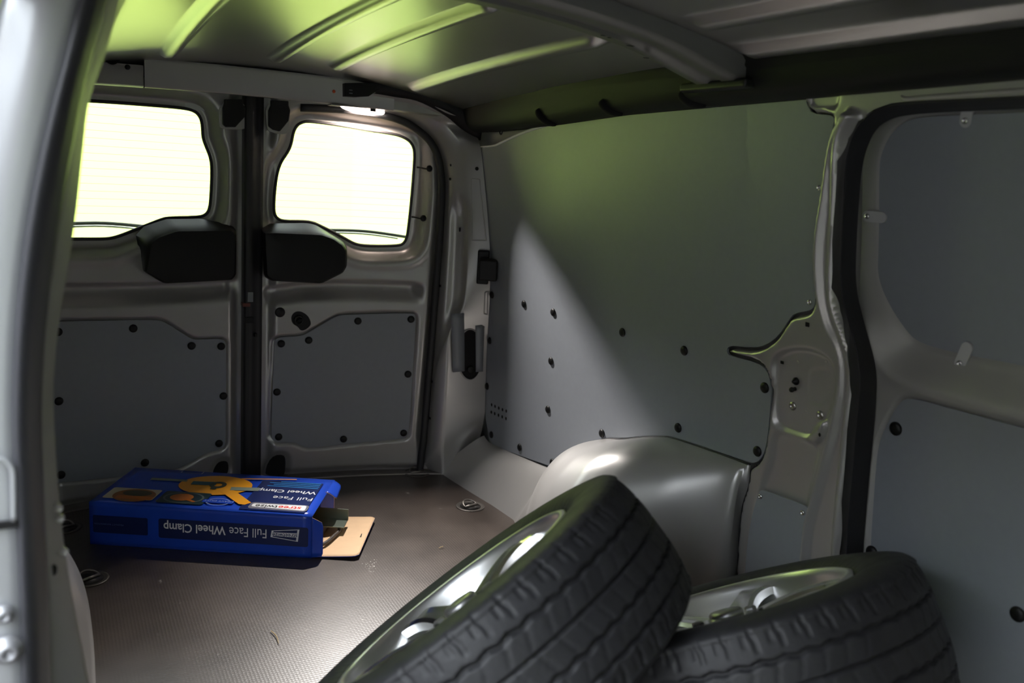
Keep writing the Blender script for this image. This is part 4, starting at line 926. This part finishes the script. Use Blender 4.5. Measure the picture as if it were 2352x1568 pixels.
def wheel(name, c, n, spin, label):
    rt = empty(name); tag(rt, label, 'wheel', 'alloy wheels with tyres on the van floor')
    if 'tyre' not in WM: WM['tyre'] = tyre_mesh()
    add('tyre', WM['tyre'], TYRE, rt)
    zf = 0.44 * TW
    if 'rim' not in WM:
        pr = [(RR - 0.010, zf - 0.016), (RR + 0.004, zf - 0.003), (RR + 0.005, zf + 0.003), (RR - 0.003, zf + 0.006), (RR - 0.008, zf + 0.003), (RR - 0.011, zf - 0.008), (RR - 0.016, zf - 0.022), (RR - 0.022, zf - 0.035), (RR - 0.032, zf - 0.08), (RR - 0.036, -zf + 0.02), (RR - 0.012, -zf + 0.004), (RR, -zf)]
        WM['rim'] = lathe_mesh('rim_barrel', pr, 96, cap=False)
        WM['back'] = lathe_mesh('brake_side_web', [(RR - 0.034, -0.02), (0.12, -0.025), (0.07, 0.0), (0.0, 0.0)], 48)
        WM['cap'] = lathe_mesh('centre_cap', [(0.031, zf - 0.024), (0.031, zf - 0.014), (0.027, zf - 0.010), (0.012, zf - 0.008), (0, zf - 0.0075)], 32)
        WM['hub'] = lathe_mesh('hub', [(0.078, zf - 0.065), (0.075, zf - 0.036), (0.066, zf - 0.026), (0.040, zf - 0.022), (0.034, zf - 0.030), (0, zf - 0.030)], 48)
        WM['nut'] = lathe_mesh('wheel_bolt', [(0.011, zf - 0.030), (0.011, zf - 0.020), (0.008, zf - 0.017), (0.0, zf - 0.017)], 6, smooth=False)
        V = []; N = 14
        for i in range(N + 1):
            s = i / N; rad = 0.052 + (RR - 0.016 - 0.052) * s
            wt = 0.030 - 0.010 * math.sin(s * math.pi * 0.8) + 0.012 * s ** 3
            zt = zf - 0.024 + 0.020 * math.sin(s * math.pi * 0.62) - 0.004 * s; dp = 0.026 - 0.008 * s
            for (a, b) in ((-1, -1), (-1, -0.25), (-0.72, 0), (-0.2, -0.10), (0.2, -0.10), (0.72, 0), (1, -0.25), (1, -1)): V.append((rad, a * wt, zt + b * dp))
        Fc = [(i * 8 + k, i * 8 + (k + 1) % 8, (i + 1) * 8 + (k + 1) % 8, (i + 1) * 8 + k) for i in range(N) for k in range(8)] + [tuple(range(8))[::-1], tuple(N * 8 + k for k in range(8))]
        bm = bmesh.new(); me = mesh('spoke', V, Fc); bm.from_mesh(me); WM['spoke'] = from_bm('spoke', bm)
    rim = add('rim_barrel', WM['rim'], mat('satin_alloy', (0.92, 0.92, 0.92), 0.34, 1.0), rt); add('inner_web', WM['back'], ALLOY_IN, rt)
    hub = add('hub', WM['hub'], ALLOY, rt); add('centre_cap', WM['cap'], ALLOY_IN, hub)
    for k in range(5):
        a = 2 * math.pi * k / 5
        for da in (0.0,):
            so = add('spoke', WM['spoke'], ALLOY, rt); so.rotation_euler = (0, 0, a + da)
            auto_smooth(so, 40)
        bo = add('wheel_bolt', WM['nut'], ALLOY_IN, hub); bo.location = (0.053 * math.cos(a + 0.62), 0.053 * math.sin(a + 0.62), 0)
    vv = tube('tyre_valve', [(RR - 0.022, 0, zf - 0.022), (RR - 0.035, 0, zf + 0.004)], 0.004, BLACK, rt, n=8)
    rt.matrix_world = frame_at(c, n) @ Matrix.Rotation(spin, 4, 'Z')
    return rt
WM = {}
wheel('road_wheel', (0.6225, 1.1870, 0.3075), (-0.4662, 0.4907, 0.7361), 0.35, 'alloy wheel with worn tyre, front one leaning with its tread to the viewer')
wheel('road_wheel', (1.0590, 1.0665, 0.2518), (-0.112, 0.4807, 0.8697), 1.0, 'alloy wheel with dark tyre lying tilted beside the sliding door')

# ================================================================== lashing rings let into the floor
def lashing(px, py, ang, label):
    p = on_z(px, py, 0.0); rt = empty('lashing_ring', (p[0], p[1], 0)); tag(rt, label, 'lashing ring', 'lashing rings in the floor')
    add('dish', lathe_mesh('dish', [(0.047, 0.0006), (0.046, 0.0028), (0.041, 0.0034), (0.038, 0.0022), (0.034, 0.0012), (0.0, 0.0010)], 40), mat('dish_steel', (0.11, 0.10, 0.09), 0.5, 0.6), rt)
    add('dish_floor', lathe_mesh('dish_floor', [(0.034, 0.0014), (0.0, 0.0018)], 32), mat('dish_dark', (0.03, 0.026, 0.024), 0.5), rt)
    R_ = 0.024; P = [(R_ * math.cos(t), R_ * math.sin(t) * 0.95, 0.006 + 0.010 * max(0, math.sin(t))) for t in np.linspace(-0.2, math.pi + 0.2, 20)]
    RG = mat('dull_ring_steel', (0.24, 0.22, 0.20), 0.4, 0.8); tube('ring', P, 0.0030, RG, rt, n=8); tube('ring_bar', [(-0.026, -0.004, 0.006), (0.026, -0.004, 0.006)], 0.0038, RG, rt, n=8)
    rt.rotation_euler = (0, 0, ang)
lashing(1080, 1163, 0.3, 'steel lashing ring in the floor beside the far wheel arch')
lashing(957, 1086, 0.0, 'steel lashing ring with upright loop in the floor corner at the right rear door')
lashing(205, 1330, 0.5, 'steel lashing ring in the floor in front of the blue box')
lashing(148, 1212, 0.2, 'steel lashing ring in the floor behind the left end of the blue box')

# ================================================================== blue carton
BL, BD, BH = 0.610, 0.290, 0.122
bo_ = Vector((0.078, 2.545, 0.0)); ux = Vector((0.881, -0.473, 0)).normalized(); vy = Vector((0.473, 0.881, 0)).normalized()
BM = Matrix(((ux.x, vy.x, 0, bo_.x), (ux.y, vy.y, 0, bo_.y), (0, 0, 1, 0.0), (0, 0, 0, 1)))
carton = empty('cardboard_carton'); tag(carton, 'blue printed wheel clamp carton lying open on the floor by the rear doors', 'box')
carton.matrix_world = BM
TK = 0.0022
def wavy(name, rect, axis, material, inner=None, amp=0.0015, n=(22, 10), seed=0):
    """a carton panel as a slightly buckled sheet with thickness; rect = (a0,a1,b0,b1), axis gives the plane"""
    a0, a1, b0, b1 = rect; V = []; k0, off, sgn = axis
    ph = seed * 1.3
    for i in range(n[0] + 1):
        for j in range(n[1] + 1):
            s, t = i / n[0], j / n[1]; a = a0 + (a1 - a0) * s; b = b0 + (b1 - b0) * t
            e = math.sin(s * math.pi) ** 0.5 * math.sin(t * math.pi) ** 0.5 if 0 < s < 1 and 0 < t < 1 else 0
            d = off + sgn * amp * e * (math.sin(5 * s + ph) + 0.6 * math.sin(9 * t + 4 * s + ph))
            V.append({'z': (a, b, d), 'y': (a, d, b), 'x': (d, a, b)}[k0])
    m1 = n[1] + 1
    Fc = [(i * m1 + j, (i + 1) * m1 + j, (i + 1) * m1 + j + 1, i * m1 + j + 1) for i in range(n[0]) for j in range(n[1])]
    if (k0 == 'z' and sgn < 0) or (k0 == 'y' and sgn > 0) or (k0 == 'x' and sgn < 0): Fc = [f[::-1] for f in Fc]
    me = mesh(name, V, Fc); me.materials.append(material); me.materials.append(inner or KRAFT)
    o = add(name, me, None, carton); md = o.modifiers.new('s', 'SOLIDIFY'); md.thickness = TK; md.offset = -1; md.material_offset = 1; md.material_offset_rim = 0
    return o
top = wavy('top_panel', (0, BL, 0, BD), ('z', BH, 1), BLUE, amp=0.0008, seed=1)
front = wavy('front_panel', (0, BL, 0, BH), ('y', 0.0, -1), BLUE, amp=0.0006, seed=2)
back = wavy('back_panel', (0, BL, 0, BH), ('y', BD, 1), BLUE, seed=3)
bot = wavy('bottom_panel', (0, BL, 0, BD), ('z', 0.0012, -1), BLUE, seed=4, amp=0.0)
endp = wavy('end_panel', (0, BD, 0, BH), ('x', 0.0, -1), BLUE, seed=5, n=(10, 8))
def flap(name, P, material, inner, n=8, curl=0.0):
    """four corner points (p00, p10, p11, p01) in carton coordinates, rounded at the free end"""
    P = [Vector(p) for p in P]; V = []; Fc = []; nn = (P[1] - P[0]).cross(P[3] - P[0]).normalized()
    for i in range(n + 1):
        for j in range(n + 1):
            s, t = i / n, j / n; tt = t
            rim = 0.012 / max(1e-6, (P[3] - P[0]).length)
            if s > 0.88: tt = rim * ((s - 0.88) / 0.12) ** 2 + t * (1 - 2 * rim * ((s - 0.88) / 0.12) ** 2)
            q = (P[0].lerp(P[1], s)).lerp(P[3].lerp(P[2], s), tt) + nn * curl * s * s
            V.append(q)
    m1 = n + 1
    for i in range(n):
        for j in range(n): Fc.append((i * m1 + j, (i + 1) * m1 + j, (i + 1) * m1 + j + 1, i * m1 + j + 1))
    me = mesh(name, V, Fc); me.materials.append(material); me.materials.append(inner)
    o = add(name, me, None, carton); md = o.modifiers.new('s', 'SOLIDIFY'); md.thickness = 0.0018; md.offset = 0; md.material_offset = 1; md.material_offset_rim = 1
    return o
lf = flap('closing_flap', [(BL, 0.0, 0.004), (BL + 0.128, 0.004, 0.010), (BL + 0.128, BD - 0.004, 0.012), (BL, BD, 0.004)], KRAFT, BLUE, 14, 0.002)
flap('side_flap', [(BL, -0.001, 0.003), (BL + 0.030, 0.004, 0.004), (BL + 0.028, 0.010, BH - 0.022), (BL, -0.001, BH - 0.004)], BLUE, KRAFT, 8)
flap('side_flap', [(BL, BD, 0.004), (BL - 0.04, BD - 0.03, 0.006), (BL - 0.04, BD - 0.034, BH - 0.02), (BL, BD, BH - 0.003)], KRAFT, BLUE, 8)
flap('tuck_tab', [(BL - 0.004, BD * 0.62, BH + 0.001), (BL + 0.030, BD * 0.63, BH - 0.004), (BL + 0.026, BD * 0.93, BH + 0.004), (BL - 0.004, BD * 0.96, BH + 0.001)], BLUE, KRAFT, 8, -0.016)
# slot in the flap
box('flap_slot', (BL + 0.108, 0.132, 0.0085), (BL + 0.112, 0.158, 0.0125), HOLE, lf)
# contents that stick out of the open end
cont = root('steel_clamp_part', 'grey steel plate and dark curved bar sticking out of the open carton end', 'clamp part', None)
cont.matrix_world = BM
box('steel_plate', (BL - 0.30, 0.150, 0.028), (BL + 0.058, 0.215, 0.032), mat('clamp_steel', (0.16, 0.19, 0.16), 0.3, 0.7), cont, None, 0.001)
box('plate_edge', (BL - 0.30, 0.212, 0.028), (BL + 0.058, 0.216, 0.062), mat('clamp_steel', (0.16, 0.19, 0.16), 0.3, 0.7), cont, None, 0.001)
tube('curved_bar', catmull([(BL - 0.10, 0.19, 0.02), (BL - 0.01, 0.198, 0.022), (BL + 0.030, 0.188, 0.019), (BL + 0.043, 0.160, 0.0175), (BL + 0.036, 0.12, 0.0165), (BL + 0.018, 0.06, 0.016), (BL - 0.03, 0.02, 0.018)], 40), 0.0055, mat('bar_brown', (0.05, 0.038, 0.03), 0.5), cont, n=8)  # dark curved bar lying across the flap

# ---- print on the carton: flat inks just proud of the board
def ink(name, pts, face, material, parent, lift=0.0014):
    """pts (a along the box from its left end, b up the face or back over the top)"""
    V = [(a, -lift, b) if face == 'front' else (a, b, BH + lift) for a, b in pts]
    me = mesh(name, V, [tuple(range(len(V)))], False); o = add(name, me, material, parent); return o
def rrect(a0, a1, b0, b1, r=0.008, skew=0.0, n=4):
    out = []
    for cx, cy, t0 in ((a1 - r, b0 + r, -math.pi / 2), (a1 - r, b1 - r, 0), (a0 + r, b1 - r, math.pi / 2), (a0 + r, b0 + r, math.pi)):
        for k in range(n + 1): t = t0 + k / n * math.pi / 2; out.append((cx + r * math.cos(t), cy + r * math.sin(t)))
    return out
def ell(ca, cb, ra, rb, n=40, t0=0, t1=2 * math.pi): return [(ca + ra * math.cos(t), cb + rb * math.sin(t)) for t in np.linspace(t0, t1, n + 1)[:-1]]
def lettering(name, text, face, a_right, b, width, material, parent, bold=0.0, height=None, slant=0.0, lift=0.0017, rot=0.0):
    """upside-down lettering: reads from right to left seen by the viewer; a_right,b = start of the baseline"""
    cu = bpy.data.curves.new(name, 'FONT'); cu.body = text; cu.size = 1.0; cu.offset = bold; cu.resolution_u = 3; cu.shear = slant
    t = bpy.data.objects.new(name, cu); COL.objects.link(t); bpy.context.view_layer.update()
    me = bpy.data.meshes.new_from_object(t.evaluated_get(bpy.context.evaluated_depsgraph_get())); bpy.data.objects.remove(t)
    co = np.empty(len(me.vertices) * 3); me.vertices.foreach_get('co', co); co = co.reshape(-1, 3)
    k = width / (co[:, 0].max() - co[:, 0].min()); ky = k if height is None else height / (co[:, 1].max() - co[:, 1].min())
    x = (co[:, 0] - co[:, 0].min()) * k; y = co[:, 1] * ky
    xr = x * math.cos(rot) - y * math.sin(rot); yr = x * math.sin(rot) + y * math.cos(rot)
    A = a_right - xr; B = b - yr
    out = np.stack([A, np.full(len(A), -lift), B], 1) if face == 'front' else np.stack([A, B, np.full(len(A), BH + lift)], 1)
    me.vertices.foreach_set('co', out.ravel()); me.update(); me.materials.clear()
    o = add(name, me, material, parent); return o
# front face (b = height above the floor); the box is seen upside down
ink('print_band', rrect(0.190, 0.600, 0.032, 0.088, 0.006), 'front', NAVY, front, 0.0010)
ink('print_band', rrect(0.010, 0.160, 0.036, 0.086, 0.004), 'front', NAVY, front, 0.0010)
lettering('lettering', 'Full Face', 'front', 0.486, 0.076, 0.102, WHITEINK, front, height=0.026)
lettering('lettering', 'Wheel Clamp', 'front', 0.374, 0.076, 0.170, WHITEINK, front, 0.016, height=0.033)
LG = [(0.572, 0.046), (0.576, 0.082), (0.500, 0.074), (0.497, 0.055)]
def frame_ink(name, P, q, face, material, parent, lift):
    P = np.array(P); C = P.mean(0); I = C + (P - C) * q; n = len(P)
    W = np.vstack([P, I]); V = [(a, -lift, b) if face == 'front' else (a, b, BH + lift) for a, b in W]
    return add(name, mesh(name, V, [(k, (k + 1) % n, n + (k + 1) % n, n + k) for k in range(n)], False), material, parent)
frame_ink('logo_frame', LG, 0.86, 'front', WHITEINK, front, 0.0016)
ink('logo_bar', [(0.572, 0.058), (0.5725, 0.070), (0.500, 0.069), (0.4985, 0.059)], 'front', WHITEINK, front, 0.0015)
lettering('lettering', 'streetwize', 'front', 0.570, 0.0675, 0.068, NAVY, front, 0.012, lift=0.0019)
lettering('lettering', 'PRODUCT INFORMATION', 'front', 0.094, 0.064, 0.080, mat('pale_blue_ink', (0.10, 0.16, 0.42), 0.3), front, lift=0.0016)
# top face (b = 0 at the near edge, BD at the far edge)
ink('print_band', [(0.405, 0.012), (0.585, 0.012), (0.585, 0.245), (0.405, 0.245)], 'top', NAVY, top, 0.0030)
ink('logo_plate', rrect(0.425, 0.588, 0.020, 0.066, 0.012), 'top', mat('logo_grey', (0.16, 0.16, 0.2), 0.3), top, 0.0034)
ink('logo_plate', [(0.432, 0.038), (0.436, 0.034), (0.578, 0.026), (0.582, 0.030), (0.580, 0.058), (0.574, 0.062), (0.436, 0.056), (0.432, 0.052)], 'top', WHITEINK, top, 0.0037)
lettering('lettering', 'stree', 'top', 0.568, 0.050, 0.062, REDINK, top, 0.012, lift=0.0040)
lettering('lettering', 'twize', 'top', 0.504, 0.050, 0.062, BLACKINK, top, 0.012, lift=0.0040)
lettering('lettering', 'Full Face', 'top', 0.583, 0.122, 0.112, WHITEINK, top, 0.0, lift=0.0036)
lettering('lettering', 'Wheel Clamp', 'top', 0.583, 0.172, 0.172, WHITEINK, top, 0.014, lift=0.0036)
TEALT = mat('cyan_ink', (0.03, 0.22, 0.55), 0.3)
for b_, wd in ((0.200, 0.150), (0.213, 0.135), (0.226, 0.150), (0.239, 0.120)):
    ink('text_rule', rrect(0.580 - wd, 0.580, b_ - 0.003, b_ + 0.002, 0.001), 'top', TEALT, top, 0.0036)
frame_ink('badge_ring', ell(0.335, 0.052, 0.034, 0.026), 0.88, 'top', mat('badge_blue', (0.25, 0.33, 0.62), 0.3), top, 0.0034)
ink('badge_bar', rrect(0.292, 0.378, 0.042, 0.064, 0.004), 'top', BLUE, top, 0.0036)
lettering('lettering', 'HEAVY DUTY', 'top', 0.376, 0.060, 0.082, mat('badge_blue', (0.25, 0.33, 0.62), 0.3), top, 0.008, lift=0.0040)
# product picture: orange face plate with arms and grey bars
ink('picture_plate', ell(0.285, 0.178, 0.105, 0.078), 'top', ORANGE, top, 0.0028)
ink('picture_arm', [(0.315, 0.130), (0.345, 0.150), (0.425, 0.060), (0.412, 0.042), (0.395, 0.044)], 'top', ORANGE, top, 0.0038)
ink('picture_arm', [(0.340, 0.245), (0.338, 0.236), (0.50, 0.262), (0.50, 0.268)], 'top', ORANGE, top, 0.0038)
ink('picture_bar', [(0.215, 0.168), (0.285, 0.172), (0.283, 0.200), (0.213, 0.196)], 'top', TEALINK, top, 0.0040)
ink('picture_bar', [(0.090, 0.186), (0.195, 0.190), (0.194, 0.206), (0.088, 0.204)], 'top', GREYINK, top, 0.0032)
ink('picture_bar', [(0.338, 0.142), (0.418, 0.150), (0.414, 0.176), (0.334, 0.168)], 'top', GREYINK, top, 0.0041)
frame_ink('picture_lock', ell(0.292, 0.178, 0.024, 0.026), 0.5, 'top', mat('lock_ink', (0.04, 0.045, 0.03), 0.3), top, 0.0043)
ink('picture_lock', rrect(0.280, 0.297, 0.140, 0.165, 0.004), 'top', mat('lock_ink', (0.04, 0.045, 0.03), 0.3), top, 0.0044)
# two small photographs
ink('photo', rrect(0.020, 0.158, 0.030, 0.112, 0.008), 'top', CREAMINK, top, 0.0030)
ink('photo_shape', ell(0.098, 0.060, 0.058, 0.048, 30, 0, 2 * math.pi), 'top', BROWNINK, top, 0.0034)
ink('photo_shape', rrect(0.055, 0.156, 0.031, 0.055, 0.006), 'top', mat('photo_orange', (0.5, 0.14, 0.012), 0.3), top, 0.0036)
ink('photo_shape', ell(0.100, 0.076, 0.040, 0.022), 'top', mat('photo_dark', (0.05, 0.045, 0.02), 0.3), top, 0.0038)
ink('photo', rrect(0.170, 0.300, 0.022, 0.110, 0.010), 'top', mat('photo_teal', (0.012, 0.035, 0.045), 0.3), top, 0.0030)
frame_ink('photo_shape', ell(0.234, 0.066, 0.056, 0.040), 0.9, 'top', mat('photo_rim', (0.12, 0.15, 0.15), 0.3), top, 0.0033)
ink('photo_shape', ell(0.228, 0.068, 0.032, 0.026), 'top', mat('photo_orange', (0.5, 0.14, 0.012), 0.3), top, 0.0036)
ink('photo_shape', [(0.225, 0.060), (0.270, 0.036), (0.276, 0.042), (0.232, 0.072)], 'top', mat('photo_orange', (0.5, 0.14, 0.012), 0.3), top, 0.0038)
frame_ink('stamp_frame', rrect(0.150, 0.215, 0.262, 0.284, 0.003), 0.94, 'top', mat('badge_blue', (0.25, 0.33, 0.62), 0.3), top, 0.0032)

# ================================================================== small litter on the floor
STRAW = mat('dry_straw', (0.45, 0.33, 0.16), 0.7)
for (a, b), lab in ((((622, 1448), (640, 1478)), 'bent dry straw on the floor in front of the blue box'), (((1008, 1258), (1018, 1256)), 'tiny straw chip on the floor between front wheel and carton flap')):
    A_ = on_z(*a, 0.003); B_ = on_z(*b, 0.003); P = catmull([A_, (A_ + B_) / 2 + np.array([0.004, 0, 0.002]), B_], 8)
    o = tube('straw', P, [0.0008, .0011, .0012, .0012, .0011, .001, .0009, .0006], STRAW, None, n=6); tag(o, lab, 'straw')
FLAKE = mat('white_flake', (0.6, 0.58, 0.55), 0.8)
pw = root('plaster_crumbs', 'white plaster crumbs on the floor at the carton flap corner', 'crumbs', None, 'stuff')
bm = bmesh.new()
for k in range(46):
    q = on_z(850 + random.gauss(0, 9), 1300 + random.gauss(0, 9), 0.001); r_ = random.uniform(0.0006, 0.0022)
    vs_ = [bm.verts.new((q[0] + r_ * math.cos(t) * random.uniform(.6, 1.2), q[1] + r_ * math.sin(t) * random.uniform(.6, 1.2), 0.0006)) for t in np.linspace(0, 2 * math.pi, 7)[:-1]]
    tp = bm.verts.new((q[0], q[1], 0.0006 + r_ * 0.7))
    for i in range(6): bm.faces.new((vs_[i], vs_[(i + 1) % 6], tp))
cr_ = add('crumbs', from_bm('crumbs', bm), FLAKE, pw); cr_['kind'] = 'stuff'

# ---- put every built-in-place Empty at the base of its thing without moving the parts
for e, b in REBASE:
    bvec = Vector(b)
    for ch in e.children:
        ch.location = Vector(ch.location) - bvec
    e.location = bvec
